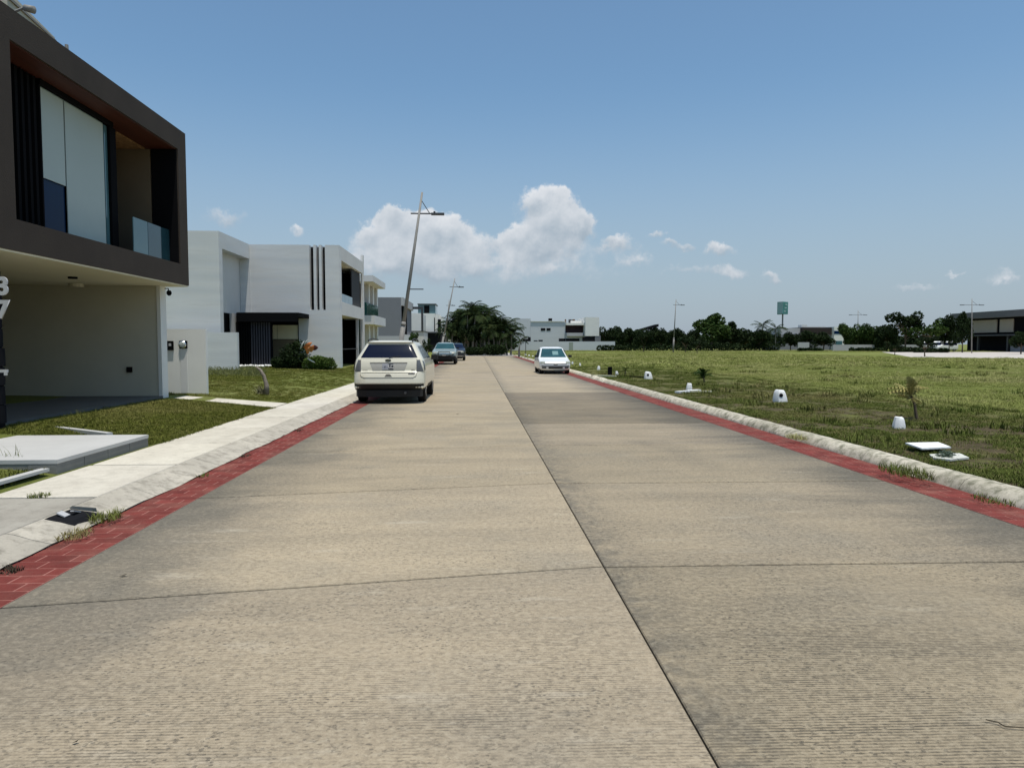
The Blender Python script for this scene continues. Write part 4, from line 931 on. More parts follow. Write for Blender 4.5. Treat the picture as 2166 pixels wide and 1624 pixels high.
for i, (a_, b_, Y, tp, lb) in enumerate(((984, 1024, 98.5, 733, 'dark clipped hedge at the foot of the palm clump, left part'), (1024, 1069, 97.5, 727, 'taller dark clipped hedge at the foot of the palm clump, right part'))):
    xa, xb = at(a_, 728, Y).x, at(b_, 728, Y).x; H = at(1000, tp, Y).z; rnd = random.Random(i)
    bl = [(xa+.5+(xb-xa-1)*k/7, Y+rnd.uniform(-.4, .4), H*.5, H*.52) for k in range(8)]
    o = leaf_crown(rnd, bl, 3000, .14).build('hedge', LEAFD); tag(o, lb, 'hedge', 'hedges at the street end')
palm(1098, 712, 84, 1.3, 33, 'young palm beside the street name sign', 1, 'young palms', 12, LEAFP)
# trees on the left pavement
tree(874, 704, 28, 70, 'open', 4, LEAFM, 'small street tree behind the cream car roof', 'small street trees')
tree(905, 716, 24, 66, 'open', 5, LEAFD, 'small dark street tree left of the pickup', 'small street trees')

# ------------------------------------------------------------------ cars
class Car:
    def __init__(s, levels, bulge_r=.05, bulge_f=.12):
        # levels: (z, y_rear, y_front, halfwidth, corner)
        s.L = levels; s.br = bulge_r; s.bf = bulge_f
    def par(s, z):
        L = s.L
        if z <= L[0][0]: return L[0][1:]
        for a, b in zip(L, L[1:]):
            if z <= b[0]:
                k = (z-a[0])/(b[0]-a[0]); return tuple(a[i]+(b[i]-a[i])*k for i in range(1, 5))
        return L[-1][1:]
    def rear(s, x, z):
        yr, yf, w_, c = s.par(z); ax = min(abs(x), w_-.0005)
        y = yr+s.br*(ax/w_)**2
        if ax > w_-c: y += c-math.sqrt(max(0, c*c-(ax-(w_-c))**2))
        return y
    def front(s, x, z):
        yr, yf, w_, c = s.par(z); ax = min(abs(x), w_-.0005); y = yf-s.bf*(ax/w_)**2
        if ax > w_-c: y -= c-math.sqrt(max(0, c*c-(ax-(w_-c))**2))
        return y
    def sidex(s, y, z):
        yr, yf, w_, c = s.par(z); e = 0
        dr = y-(yr+s.br); df = (yf-s.bf)-y
        for d in (dr, df):
            if d < c: e = max(e, c-math.sqrt(max(0, c*c-(c-max(d, 0))**2)))
        return w_-e
    def body(s, nz_=46):
        z0, z1 = s.L[0][0], s.L[-1][0]
        zs = sorted(set([round(l[0], 4) for l in s.L]+[round(z0+(z1-z0)*i/nz_, 4) for i in range(nz_+1)]))
        m = MB(); ring = None; vs = []; n = None
        for z in zs:
            yr, yf, w_, c = s.par(z); r = []
            us = [math.sin(PI/2*k/12) for k in range(-12, 13)]
            for u in us: x = u*w_*.9995; r.append((x, s.rear(x, z), z))
            ya_, yb_ = r[-1][1], s.front(w_*.9995, z)
            for k in range(1, 12): r.append((w_, ya_+(yb_-ya_)*k/12, z))
            for u in reversed(us): x = u*w_*.9995; r.append((x, s.front(x, z), z))
            for k in range(1, 12): r.append((-w_, yb_+(ya_-yb_)*k/12, z))
            n = len(r); vs += r
        fs = []
        for j in range(len(zs)-1):
            for i in range(n): fs.append((j*n+i, j*n+(i+1) % n, (j+1)*n+(i+1) % n, (j+1)*n+i))
        fs.append(tuple(range(n-1, -1, -1))); fs.append(tuple((len(zs)-1)*n+i for i in range(n)))
        return m.add(vs, fs)
    def panel(s, face, z0, z1, lo, hi, off=.004, nu=14, nv=6, thick=0):
        """patch following the body; lo(z), hi(z) are its edges in x (rear/front) or y (side)"""
        fl = lo if callable(lo) else (lambda z: lo); fh = hi if callable(hi) else (lambda z: hi)
        def P(u, v):
            z = z0+(z1-z0)*v; a, b = fl(z), fh(z); t_ = a+(b-a)*u
            if face == 'rear': return (t_, s.rear(t_, z)-off, z)
            if face == 'front': return (-t_, s.front(t_, z)+off, z)
            if face == 'right': return (s.sidex(t_, z)+off, t_, z)
            return (-(s.sidex(t_, z)+off), a+(b-a)*(1-u), z)
        return MB().grid(P, nu, nv)
def cut_arches(o, ys, r, w_):
    for y_ in ys:
        for sgn in (-1, 1):
            c = MB().tube([(sgn*(w_-.28), y_, r[1]), (sgn*(w_+.2), y_, r[1])], r[0], 28).build('cutter', None, None)
            md = o.modifiers.new('b', 'BOOLEAN'); md.object = c; md.operation = 'DIFFERENCE'; md.solver = 'EXACT'
            c['tmp'] = 1
    bpy.context.view_layer.update()
    me = bpy.data.meshes.new_from_object(o.evaluated_get(bpy.context.evaluated_depsgraph_get()))
    o.modifiers.clear(); old = o.data; mats = list(old.materials); o.data = me
    me.materials.clear()
    for m_ in mats: me.materials.append(m_)
    me.polygons.foreach_set('material_index', [0]*len(me.polygons))
    for c in [c for c in COL.objects if c.get('tmp')]: bpy.data.objects.remove(c)
def wheel(parent, x, y, r, wd, sgn):
    xo = x; m = MB()
    prof = [(-.5, .72), (-.5, .93), (-.38, 1), (.38, 1), (.5, .93), (.5, .70)]
    n = 28; vs = []
    for (a, b) in prof:
        for k in range(n): vs.append((xo+sgn*a*wd, y+r*b*math.cos(2*PI*k/n), r+r*b*math.sin(2*PI*k/n)))
    fs = [(i*n+k, i*n+(k+1) % n, (i+1)*n+(k+1) % n, (i+1)*n+k) for i in range(len(prof)-1) for k in range(n)]
    wl = empty_child('wheel', parent)
    t = m.add(vs, fs).build('tyre', TYRE, wl, local=True); wedge_smooth(t, 40)
    rim = MB().tube([(xo+sgn*wd*.30, y, r), (xo+sgn*wd*.38, y, r)], r*.70, 24)
    for k in range(5):
        a = k*2*PI/5; c = Vector((xo+sgn*wd*.42, y+r*.38*math.cos(a), r+r*.38*math.sin(a)))
        rim.cbox(c, .03, r*.62, r*.16, Matrix.Rotation(a, 3, 'X'))
    rim.build('rim', RIM, wl, local=True)
def empty_child(name, parent):
    o = bpy.data.objects.new(name, None); COL.objects.link(o); o.parent = parent; ORG[o] = Vector(); o.empty_display_size = .1; return o
def lin(z0, a, z1, b): return lambda z: a+(b-a)*(z-z0)/(z1-z0)

def car_common(root, car, paint, W_, arch_y, wr, side_glass, nm='body', glass=CARGL, under=(.3, 4.4)):
    o = car.body().build(nm, paint, root, local=True); cut_arches(o, arch_y, (wr+.05, wr), W_); wedge_smooth(o, 38)
    for y_ in arch_y:
        for s_ in (-1, 1): wheel(root, s_*(W_-.13), y_, wr, .22, s_)
    for (z0, z1, y0, y1) in side_glass:
        car.panel('right', z0, z1, y0, y1).build('side_window', glass, root, local=True, smooth=True)
        car.panel('left', z0, z1, y0, y1).build('side_window', glass, root, local=True, smooth=True)
    MB().box(-W_+.3, W_-.3, under[0], under[1], .2, car.L[0][0]+.02).build('underbody', PLAS, root, local=True)
    return o
# --- cream SUV, rear towards the camera
suv = empty('parked_car', (0, 0, 0), 'cream SUV parked at the left kerb, seen from behind', 'car')
LV = [(.36, .16, 4.56, .90, .20), (.44, .06, 4.66, .945, .22), (.50, .025, 4.70, .955, .32), (.56, .0, 4.72, .963, .34), (.66, .015, 4.72, .963, .34), (.76, .04, 4.72, .960, .33), (.845, .07, 4.71, .958, .31),
      (.86, .14, 4.70, .957, .20), (.98, .145, 4.62, .950, .19), (1.08, .165, 4.3, .938, .18), (1.16, .19, 3.7, .915, .17), (1.22, .22, 3.5, .885, .16), (1.40, .34, 3.15, .785, .18), (1.56, .46, 2.85, .70, .18),
      (1.62, .50, 2.7, .665, .17), (1.655, .45, 2.55, .63, .16), (1.69, .55, 2.3, .55, .15), (1.705, .80, 2.1, .45, .12), (1.71, 1.0, 1.9, .3, .1)]
C1 = Car(LV, .05, .15)
car_common(suv, C1, PAINTC, .955, (1.0, 3.78), .37, ((1.21, 1.56, lin(1.21, .72, 1.56, 1.0), lin(1.21, 1.75, 1.56, 1.7)), (1.2, 1.57, 1.83, lin(1.2, 3.3, 1.57, 2.72))))
rg = C1.panel('rear', 1.235, 1.59, lin(1.235, -.765, 1.59, -.585), lin(1.235, .765, 1.59, .585), .004, 24, 8).build('rear_window', CARGL, suv, local=True, smooth=True)
# tailgate outline as a dark gap, then plate recess, bumper blade, lamps
tgx = lambda z: .745-.10*max(0, (.80-z)/.08)**2*.5 if z < .80 else .745+.0*(z)
def rr(z, zb, w0): 
    k = max(0, min(1, (z-zb)/.09)); return w0-.09*(1-math.sqrt(1-(1-k)**2))
C1.panel('rear', .70, 1.21, lambda z: -rr(z, .70, .75), lambda z: rr(z, .70, .75), .006, 24, 14).build('tailgate_gap', PLAS, suv, local=True, smooth=True)
tg = C1.panel('rear', .708, 1.205, lambda z: -rr(z, .708, .742), lambda z: rr(z, .708, .742), .014, 24, 14).build('tailgate', PAINTC, suv, local=True, smooth=True)
C1.panel('rear', .895, 1.10, lin(.895, -.42, 1.10, -.50), lin(.895, .42, 1.10, .50), .020, 16, 4).build('plate_recess', PANELG, tg, local=True, smooth=True)
C1.panel('rear', 1.095, 1.108, -.50, .50, .028, 16, 2).build('recess_shadow_gap', PLAS, tg, local=True)
pt = C1.panel('rear', .92, 1.085, -.17, .13, .026, 4, 2).build('number_plate', PLATE, tg, local=True)
C1.panel('rear', .922, 1.083, -.003, .128, .029, 3, 2).build('plate_dark_half', pm('plate_dark', (.05, .055, .07), .6), tg, local=True)
yq = C1.rear(.05, 1.0)-.032
for ch, xx in (('U', .035), ('C', .095)):
    text_mesh(ch, .13, .002, 'plate_letter', WHITEP, tg, Matrix.Translation((xx, yq, 1.0)) @ FR, .002)
text_mesh('AT', .055, .002, 'plate_letter', pm('plate_dark', (.05, .055, .07), .6), tg, Matrix.Translation((-.09, yq, 1.0)) @ FR, 0)
bd = MB().grid(lambda u, v: (.085*math.cos(2*PI*u)*v-.03+.015, C1.rear(0, 1.16)-.030, 1.165+.035*math.sin(2*PI*u)*v), 20, 2).build('badge', PLAS, tg, local=True)
MB().cbox((-.015, C1.rear(0, 1.16)-.034, 1.165), .09, .003, .012).build('badge_script', CHROME, tg, local=True)
hd = C1.panel('rear', .735, .80, lin(.735, -.10, .80, -.05), lin(.735, .10, .80, .05), .019, 6, 2).build('handle_recess', pm('recess_dark', (.10, .095, .08), .5), tg, local=True)
C1.panel('rear', .84, .852, -.72, .72, .026, 20, 2).build('trim_line', PAINTC, tg, local=True)
C1.panel('rear', .895, .905, -.70, -.56, .02, 4, 1).build('lettering_strip', DSTEEL, tg, local=True); C1.panel('rear', .905, .92, .60, .70, .02, 4, 1).build('lettering_strip', DSTEEL, tg, local=True)
C1.panel('rear', .80, .822, .53, .70, .02, 5, 1).build('lettering_strip', DSTEEL, tg, local=True)
for sg in (-1, 1):
    lo = lin(.86, sg*.745, 1.18, sg*.755); hi = lin(.86, sg*.93, 1.18, sg*.83)
    a_, b_ = (lo, hi) if sg > 0 else (hi, lo)
    C1.panel('rear', .865, 1.18, a_, b_, .012, 10, 6).build('tail_lamp', LAMPG, suv, local=True, smooth=True)
    C1.panel('right' if sg > 0 else 'left', .90, 1.15, .30, lin(.9, .52, 1.15, .36), .006, 5, 5).build('tail_lamp_side', LAMPG, suv, local=True, smooth=True)
C1.panel('rear', .545, .60, -.93, .93, .022, 24, 3).build('bumper_lip', PAINTC, suv, local=True, smooth=True)
MB().prism([(-.90, .34), (-.84, .17), (-.6, .10), (0, .07), (.6, .10), (.84, .17), (.90, .34)], .19, .37).build('rear_shade_skirt', PLAS, suv, local=True)  # low black skirt added to deepen the shade under the tail
MB().box(-.70, .70, .3, 4.4, .17, .20).build('floor_light_block', PLAS, suv, local=True)  # slab added under the car to keep light off the ground
C1.panel('rear', .365, .535, -.93, .93, .012, 24, 3).build('lower_valance', PLAS, suv, local=True, smooth=True)
MB().tube([(.45, .2, .30), (.45, .02, .30)], .035, 10).build('exhaust', DSTEEL, suv, local=True)
for sg in (-1, 1):
    MB().tube([(sg*.60, .62, 1.675), (sg*.60, .7, 1.725), (sg*.585, 1.4, 1.755), (sg*.585, 2.3, 1.735), (sg*.60, 2.4, 1.68)], .02, 6).build('roof_rail', PLAS, suv, local=True)
    mr_ = MB().cbox((sg*1.03, 3.25, 1.20), .20, .12, .15).build('mirror', PAINTC if sg < 0 else PLAS, suv, local=True)
MB().tube([(0, C1.rear(0, 1.24)-.02, 1.24), (.32, C1.rear(.32, 1.30)-.02, 1.275)], .008, 6).build('rear_wiper', PLAS, suv, local=True)
for s_ in (-1, 1): C1.panel('right' if s_ > 0 else 'left', .38, .47, 1.5, 3.3, .006, 10, 2).build('sill_trim', PLAS, suv, local=True)
suv.location = (-2.36, 19.05, 0); suv.rotation_euler = (0, 0, math.radians(-.3))

def front_car(name, label, LVs, W_, arch_y, wr, paint, glass, loc, rot, hood_z, ws, lights, grille, extras=True, bulge=.12, sideg=(), plate=True, under=(.3, 4)):
    r = empty(name, (0, 0, 0), label, 'car'); c = Car(LVs, .05, bulge)
    car_common(r, c, paint, W_, arch_y, wr, sideg, glass=glass, under=under)
    z0, z1, a0, a1 = ws
    c.panel('front', z0, z1, lin(z0, -a0, z1, -a1), lin(z0, a0, z1, a1), .008, 18, 8).build('windscreen', glass, r, local=True, smooth=True)
    for sg in (-1, 1):
        x0, x1, l0, l1 = lights; a_, b_ = (x0, x1) if sg > 0 else (-x1, -x0)
        hl = c.panel('front', l0, l1, a_, b_, .012, 8, 4).build('headlight', LAMPC, r, local=True, smooth=True)
        MB().cbox((sg*(W_+.09), ws_y(c, z0)-.12, z0+.06), .18, .10, .13).build('mirror', PLAS, r, local=True)
    for (gz0, gz1, gx0, gx1, mt) in grille:
        c.panel('front', gz0, gz1, gx0, gx1, .010, 12, 2).build('grille', mt, r, local=True, smooth=True)
    r.location = loc; r.rotation_euler = (0, 0, rot); return r, c
def ws_y(c, z): return c.par(z)[1]
# --- white hatch-style saloon facing the camera
LH = [(.20, .15, 3.98, .74, .3), (.28, .05, 4.07, .81, .3), (.36, 0, 4.10, .825, .3), (.46, 0, 4.12, .835, .3), (.54, .02, 4.10, .838, .3), (.62, .05, 4.04, .838, .26), (.68, .06, 3.92, .835, .22), (.755, .08, 3.5, .828, .18), (.83, .1, 3.15, .815, .14),
      (.87, .2, 3.04, .80, .13), (1.06, .45, 2.70, .735, .12), (1.28, .7, 2.34, .66, .12), (1.37, .85, 2.16, .62, .12), (1.42, .95, 1.9, .56, .12), (1.45, 1.2, 1.65, .42, .1)]
hb, CH = front_car('parked_car', 'white small saloon parked at the right kerb facing the viewer', LH, .835, (.75, 3.3), .30, PAINTW, TEALGL, (4.22, 41.8, 0), PI, .9,
   (.885, 1.36, .715, .555), (.56, .80, .56, .68), [(.535, .572, -.62, .62, PLAS), (.50, .56, -.11, .11, DSTEEL), (.30, .39, -.38, .38, PLAS), (.31, .385, -.72, -.50, PLAS), (.31, .385, .50, .72, PLAS)],
   sideg=((.90, 1.31, lin(.90, .8, 1.31, 1.05), lin(.90, 1.7, 1.31, 1.62)), (.90, 1.31, 1.78, lin(.90, 2.8, 1.31, 2.25))), under=(.4, 3.8))
CH.panel('front', .39, .495, -.82, .82, .006, 18, 3).build('bumper_strip', pm('silver_plastic', (.24, .25, .26), .5, .05, 3, 0), hb, local=True, smooth=True)
CH.panel('front', .22, .285, -.55, .55, .012, 12, 2).build('lower_lip', PAINTW, hb, local=True)
MB().cbox((0, 4.12, .53), .12, .02, .05).build('badge', CHROME, hb, local=True)
CH.panel('front', 1.02, 1.22, -.02, .30, .010, 4, 2).build('windscreen_sticker', pm('pale_teal', (.13, .24, .24), .4, .2, 9, 0), hb, local=True)
MB().box(-.62, .62, .3, 3.9, .13, .20).build('floor_light_block', PLAS, hb, local=True)  # low slab added to darken the ground beneath the saloon
MB().box(-.45, .1, 3.98, 4.05, .19, .24).build('tow_bar', LAMPC, hb, local=True)
# --- pickup facing the camera
LP = [(.42, .2, 5.05, .85, .2), (.55, .05, 5.2, .93, .2), (.75, 0, 5.25, .95, .2), (.92, 0, 5.22, .95, .18), (1.05, .02, 5.05, .945, .15), (1.14, .05, 4.3, .93, .12), (1.18, 1.75, 3.95, .915, .12), (1.22, 1.9, 3.85, .88, .12), (1.5, 1.95, 3.35, .76, .12), (1.66, 2.0, 3.05, .68, .12), (1.72, 2.15, 2.8, .58, .12), (1.75, 2.4, 2.6, .4, .1)]
pk, CP = front_car('parked_pickup', 'silver green pickup with black bull bar parked facing the viewer', LP, .95, (1.0, 4.25), .38, PAINTG, TEALGL, (-2.55, 61.3, 0), PI, 1.1,
   (1.23, 1.66, .80, .64), (.62, .86, .86, 1.0), [(.43, 1.10, -.90, .90, PLAS)], sideg=((1.22, 1.62, 2.1, lin(1.22, 3.6, 1.62, 3.05)),), under=(.4, 4.8))
bb = MB(); yq = 5.32
bb.tube([(-.85, yq, .62), (.85, yq, .62)], .045, 8).tube([(-.75, yq+.02, .80), (-.3, yq+.05, .68), (.3, yq+.05, .68), (.75, yq+.02, .80)], .03, 8)
bb.tube([(-.45, yq+.04, .45), (-.45, yq+.04, 1.0), (.45, yq+.04, 1.0), (.45, yq+.04, .45)], .035, 8).box(-.93, .93, 5.15, 5.30, .42, .66); bb.build('bull_bar', PLAS, pk, local=True)
MB().cbox((0, yq+.05, .72), .3, .03, .08).build('badge', CHROME, pk, local=True)
CP.panel('front', .86, .90, -.56, .56, .016, 10, 1).build('grille_bar', CHROME, pk, local=True)
# --- dark SUV behind the pickup
LD = [(z, a_, b_, w_*.98, c_) for z, a_, b_, w_, c_ in LV]
ds, CD = front_car('parked_car', 'dark blue-black SUV parked just beyond the pickup', LD, .94, (1.0, 3.78), .38, PAINTD, CARGL, (-2.05, 73.5, 0), PI, 1.1,
   (1.22, 1.60, .82, .62), (.55, .85, .78, .92), [(.72, .9, -.5, .5, PLAS), (.40, .50, -.8, .8, LGREY)], sideg=((1.21, 1.56, 1.2, lin(1.2, 3.3, 1.57, 2.72)),))
# --- white vans far right
for i, (px, Y, lb) in enumerate(((1992, 140, 'white van parked behind the hedge, left one'), (2020, 134, 'white van parked nearest the modern house'))):
    LVN = [(.3, .1, 4.9, .85, .2), (.5, 0, 5.0, .95, .2), (.9, 0, 4.95, .96, .2), (1.1, .02, 4.4, .95, .15), (1.25, .05, 4.1, .93, .15), (1.8, .1, 3.7, .86, .15), (1.95, .2, 3.5, .75, .15), (2.0, .5, 3.2, .6, .1)]
    v = empty('parked_van', (0, 0, 0), lb, 'van'); c = Car(LVN); car_common(v, c, PAINTW, .95, (1.0, 4.0), .34, ((1.2, 1.7, .4, 3.6),), under=(.3, 4.6))
    c.panel('front', 1.2, 1.75, -.8, .8, .01, 8, 4).build('windscreen', CARGL, v, local=True)
    b = at(px, 728, Y); v.location = (b.x, Y, .2); v.rotation_euler = (0, 0, math.radians((70, 100)[i]))

# ------------------------------------------------------------------ things on the verge
def marker(px, py, wpx, hpx, label, hole=False, z0=.1):
    b = gnd(px, py, z0); s = b.y/FPX; W_ = wpx*s; H = hpx*s; D = W_*.8; r = empty('utility_marker', b, label, 'marker block', 'white blocks on the verge')
    rnd = random.Random(int(px)); m = MB(); n = 8; vs = []; jit = [rnd.uniform(-.10, .10) for _ in range(n)]; skx = rnd.uniform(-.12, .12)
    for j, (k, z) in enumerate(((1, -.05), (.97, .25), (.80, .72), (.66, .95), (.50, 1.0))):
        for i in range(n):
            a = 2*PI*i/n+.31; rx = (abs(math.cos(a))**.6)*math.copysign(1, math.cos(a)); ry = (abs(math.sin(a))**.6)*math.copysign(1, math.sin(a))
            vs.append((b.x+rx*W_/2*k*(1+jit[i])+skx*z*W_, b.y+ry*D/2*k, z0+z*H*(1+rnd.uniform(-.06, .05))))
    fs = [(j*n+i, j*n+(i+1) % n, (j+1)*n+(i+1) % n, (j+1)*n+i) for j in range(4) for i in range(n)]+[tuple(4*n+i for i in range(n))]
    o = m.add(vs, fs).build('body', WPLAST, r); wedge_smooth(o, 45)
    if hole:
        m = MB().tube([(b.x-W_*.12, b.y-D*.47, z0+H*.58), (b.x-W_*.10, b.y-D*.2, z0+H*.58)], H*.16, 10); m.build('hole', DARKIN, r)
marker(1651, 850, 29, 26, 'largest white trapezoid block with dark hole, alone in mid verge', True)
marker(1901, 905, 25, 24, 'white block in front of the staked sapling', False)
marker(1371, 801, 18, 15, 'white block with a small hole at the end of the thin pipe', True)
marker(1457, 825, 13, 15, 'small white block just behind the white plank', False)
marker(1305, 794, 7, 9, 'tiny white block right of the black box', False)
marker(1266, 782, 7, 8, 'tiny white square block left of the black box', False)
marker(1211, 772, 5, 7, 'small white block just right of the white saloon', False)
marker(1227, 774, 5, 6, 'small white block second from the white saloon', False)
for i, px in enumerate((1112, 1119, 1127)): marker(px, 752+i*1.5, 5, 3, ('left', 'middle', 'right')[i]+' one of the three low white blocks beyond the saloon', False)
b = gnd(1290, 794, .1); o = B('utility_box', BLACK, None, (b.x-.09, b.x+.09, b.y-.09, b.y+.09, .05, .49)); tag(o, 'small black box standing upright on the grass verge', 'utility box')
B('lid', BLACK, o, (b.x-.1, b.x+.1, b.y-.1, b.y+.1, .491, .51))
def plank(name, a, b, wd, th, mat, label, cat, z=.12, tilt=0):
    a = gnd(*a, z); b = gnd(*b, z); d = b-a; n_ = Vector((-d.y, d.x, 0)).normalized()*wd/2; m = MB()
    m.prism([(a-n_).xy[:], (b-n_).xy[:], (b+n_).xy[:], (a+n_).xy[:]], z, z+th); o = m.build(name, mat); return tag(o, label, cat)
plank('pipe', (1252, 795), (1303, 797), .12, .06, pm('yellow_white', (.6, .58, .4), .7, .1, 5), 'thin yellowish pipe lying below the black box', 'pipe')
plank('dark_hose', (1303, 795), (1362, 799), .05, .05, BLACK, 'thin black hose lying between two white blocks', 'hose')
plank('plank', (1432, 831), (1478, 827), .16, .05, WPLAST, 'white plank lying flat near the small white block', 'plank')
plank('plank', (1460, 829), (1505, 829), .07, .04, pm('yellow_white', (.6, .58, .4), .7), 'pale yellow stick lying across the white plank', 'stick', z=.15)
def flat(name, corners, z, th, mat, label, cat):
    vs = [gnd(*c, z) for c in corners]; m = MB().prism([v.xy[:] for v in vs], z-th, z); o = m.build(name, mat); return tag(o, label, cat)
flat('white_slab', ((1950, 948), (2012, 945), (1985, 934.5), (1915, 936)), .19, .02, WPLAST, 'flat white slab lying on the verge near the kerb', 'slab')
flat('broken_slab', ((1975, 968), (2010, 971), (2050, 967), (2030, 958), (1965, 960)), .14, .025, pm('old_slab', (.55, .55, .5), .8, .15, 5), 'broken pale slab behind a small bush on the verge', 'slab')
flat('bare_slab', ((1620, 838), (1655, 838), (1655, 833), (1615, 833)), .115, .02, pm('old_slab', (.55, .55, .5), .8), 'worn grey slab sunk in the verge', 'slab') if False else None
# drain inlet in the left kerb
di = empty('drain_inlet', (-3.55, 6.5, .06), 'broken drain inlet with bent silver cover in the left kerb', 'drain')
m = MB().add([(-3.68, 6.22, .116), (-3.50, 6.25, .078), (-3.48, 6.56, .075), (-3.66, 6.52, .116), (-3.73, 6.15, .09), (-3.45, 6.2, .03), (-3.42, 6.62, .03), (-3.70, 6.55, .09)], [(0, 1, 2, 3), (4, 5, 1, 0), (5, 6, 2, 1), (6, 7, 3, 2), (7, 4, 0, 3)]); m.build('dark_opening', DARKIN, di)
MB().cbox((-3.61, 6.31, .12), 0.08, .08, .01, Matrix.Rotation(.45, 3, 'Y')).build('metal_flap', LGREY, di)
MB().cbox((-3.57, 6.43, .115), .03, .12, .01, Matrix.Rotation(-.3, 3, 'X')).build('metal_flap', LGREY, di)
MB().add([(-3.69, 6.54, .115), (-3.66, 6.54, .14), (-3.47, 6.58, .11), (-3.47, 6.59, .07)], [(0, 1, 2, 3)]).build('lifted_rim', KERB, di)

# saplings and shrubs
def sapling(px, py, hpx, label, mat=LEAFY, nf=9, L=.45, lean=0, seed=1, z0=.1, cat='sapling'):
    b = gnd(px, py, z0); H = hpx/FPX*b.y; rnd = random.Random(seed); r = empty('sapling', b, label, cat, 'saplings on the verge')
    tp = Vector((lean*H, 0, H*.75))
    MB().tube([(0, 0, -.05), (lean*H*.3, 0, H*.35), tp], [.035, .025, .015], 7).build('stem', BARK, r, local=True)
    f = MB()
    for k in range(nf):
        s0 = tp*rnd.uniform(.55, 1); az = rnd.uniform(0, 6.28); l = L*H*rnd.uniform(.6, 1.1); el = rnd.uniform(.1, 1.2)
        d = Vector((math.cos(az)*math.cos(el)-.4, math.sin(az)*math.cos(el), math.sin(el))).normalized(); sd = d.cross(Vector((0, 0, 1))).normalized(); w_ = l*.12
        for s in range(6):
            p0 = s0+d*l*s/6-Vector((0, 0, .35*l*(s/6)**2)); 
            for sg in (-1, 1): f.add([p0, p0+d*l*.12, p0+sd*sg*w_*1.6+d*w_-Vector((0, 0, w_))], [(0, 1, 2)])
        f.tube([s0, s0+d*l-Vector((0, 0, .35*l))], .006, 4)
    f.build('leaves', mat, r, local=True); return r
sapling(1940, 886, 90, 'dry yellow-leaved young palm sapling beside a white block', LEAFY, 22, .55, -.25, 3)
sapling(1490, 815, 37, 'dark green leafy sapling behind the white plank', LEAFM, 26, .75, -.1, 5)
sapling(1322, 792, 18, 'tiny sapling between the black box and the pipe', LEAFM, 10, .7, .1, 6)
def shrub(name, c, r, label, mat, n=900, size=.05, cat='shrub', blobs=None, group=None):
    rnd = random.Random(int(abs(c[0])*100)); bl = blobs or [(c[0]+rnd.uniform(-.5, .5)*r, c[1]+rnd.uniform(-.4, .4)*r, c[2]+r*.45+rnd.uniform(-.1, .15)*r, r*rnd.uniform(.4, .6)) for _ in range(7)]
    o = leaf_crown(rnd, bl, n, size, .3).build(name, mat); return tag(o, label, cat, group)
b = gnd(2003, 972, .1); shrub('small_bush', (b.x, b.y, .1), .13, 'small grey-green bush growing over the broken slab', pm('leaf_grey', (.09, .13, .09), .6, .3, 9), 260, .03)
# shrubs in front of the plastered house
YS = 36.5
def sb(px0, px1, py0, py1, Y, n):
    a = at(px0, py1, Y); b = at(px1, py0, Y); rnd = random.Random(int(px0)); out = []
    for i in range(n):
        r = (b.z-a.z)*rnd.uniform(.32, .45); out.append((a.x+r+(b.x-a.x-2*r)*i/(n-1), Y+rnd.uniform(-.2, .2), a.z+(b.z-a.z)*rnd.uniform(.38, .62), r))
    return out
shrub('round_shrub', (-8, 36, .3), .6, 'bright green rounded shrub against the white wall left of the cream car', leaf('leaf_shrub', (.035, .07, .012), (.09, .13, .03)), 7000, .07, blobs=sb(640, 712, 748, 790, 36, 7)+sb(645, 706, 752, 776, 36, 6))
shrub('dark_shrub', (-9.4, 36.6, .3), .8, 'tall dark shrub in front of the cream window', LEAFD, 3500, .09, blobs=sb(598, 650, 722, 790, 36.6, 4)+sb(615, 648, 716, 750, 36.6, 4)+sb(585, 640, 740, 790, 36.6, 5))
shrub('low_shrub', (-10.4, 36.2, .3), .5, 'low dark green shrub at the foot of the slatted screen', LEAFD, 2600, .07, blobs=sb(573, 612, 752, 783, 36.2, 5))
MB()
# orange and striped leaves plant
op = empty('orange_plant', at(655, 776, 35.8), 'plant with large orange and striped pale leaves above the shrubs', 'plant')
c0 = at(650, 760, 35.8)
MB().tube([at(660, 776, 35.8), at(652, 755, 35.8), at(650, 742, 35.8)], [.03, .025, .02], 6).build('stem', PBARK, op)
def bigleaf(a, b, wd, mat):
    a = Vector(a); b = Vector(b); d = b-a; up = Vector((0, -.3, 1)).normalized(); sd = d.cross(Vector((0, 1, 0))).normalized()
    m = MB(); N = 8; vs = []
    for i in range(N+1):
        t = i/N; c = a+d*t+Vector((0, -.08*math.sin(PI*t), 0)); w_ = wd*math.sin(PI*min(1, .12+t*.88))**.7
        vs += [c-sd*w_+Vector((0, .03, 0)), c, c+sd*w_+Vector((0, .03, 0))]
    fs = [(i*3+j, i*3+j+1, i*3+j+4, i*3+j+3) for i in range(N) for j in range(2)]
    return m.add(vs, fs).build('leaf', mat, op, smooth=True)
for a_, b_, wd, mt in (((643, 736), (660, 724), .10, ORANGE), ((646, 740), (668, 733), .11, ORANGE), ((650, 748), (655, 730), .09, ORANGE), ((656, 744), (664, 730), .10, ORANGE), ((659, 736), (673, 735), .13, DRED), ((637, 735), (652, 718), .05, STRIPE), ((639, 738), (646, 720), .03, DARKIN), ((635, 738), (644, 720), .04, STRIPE), ((650, 758), (668, 768), .03, STRIPE)):
    bigleaf(at(*a_, 35.6), at(*b_, 35.6-random.random()*.3), wd, mt)
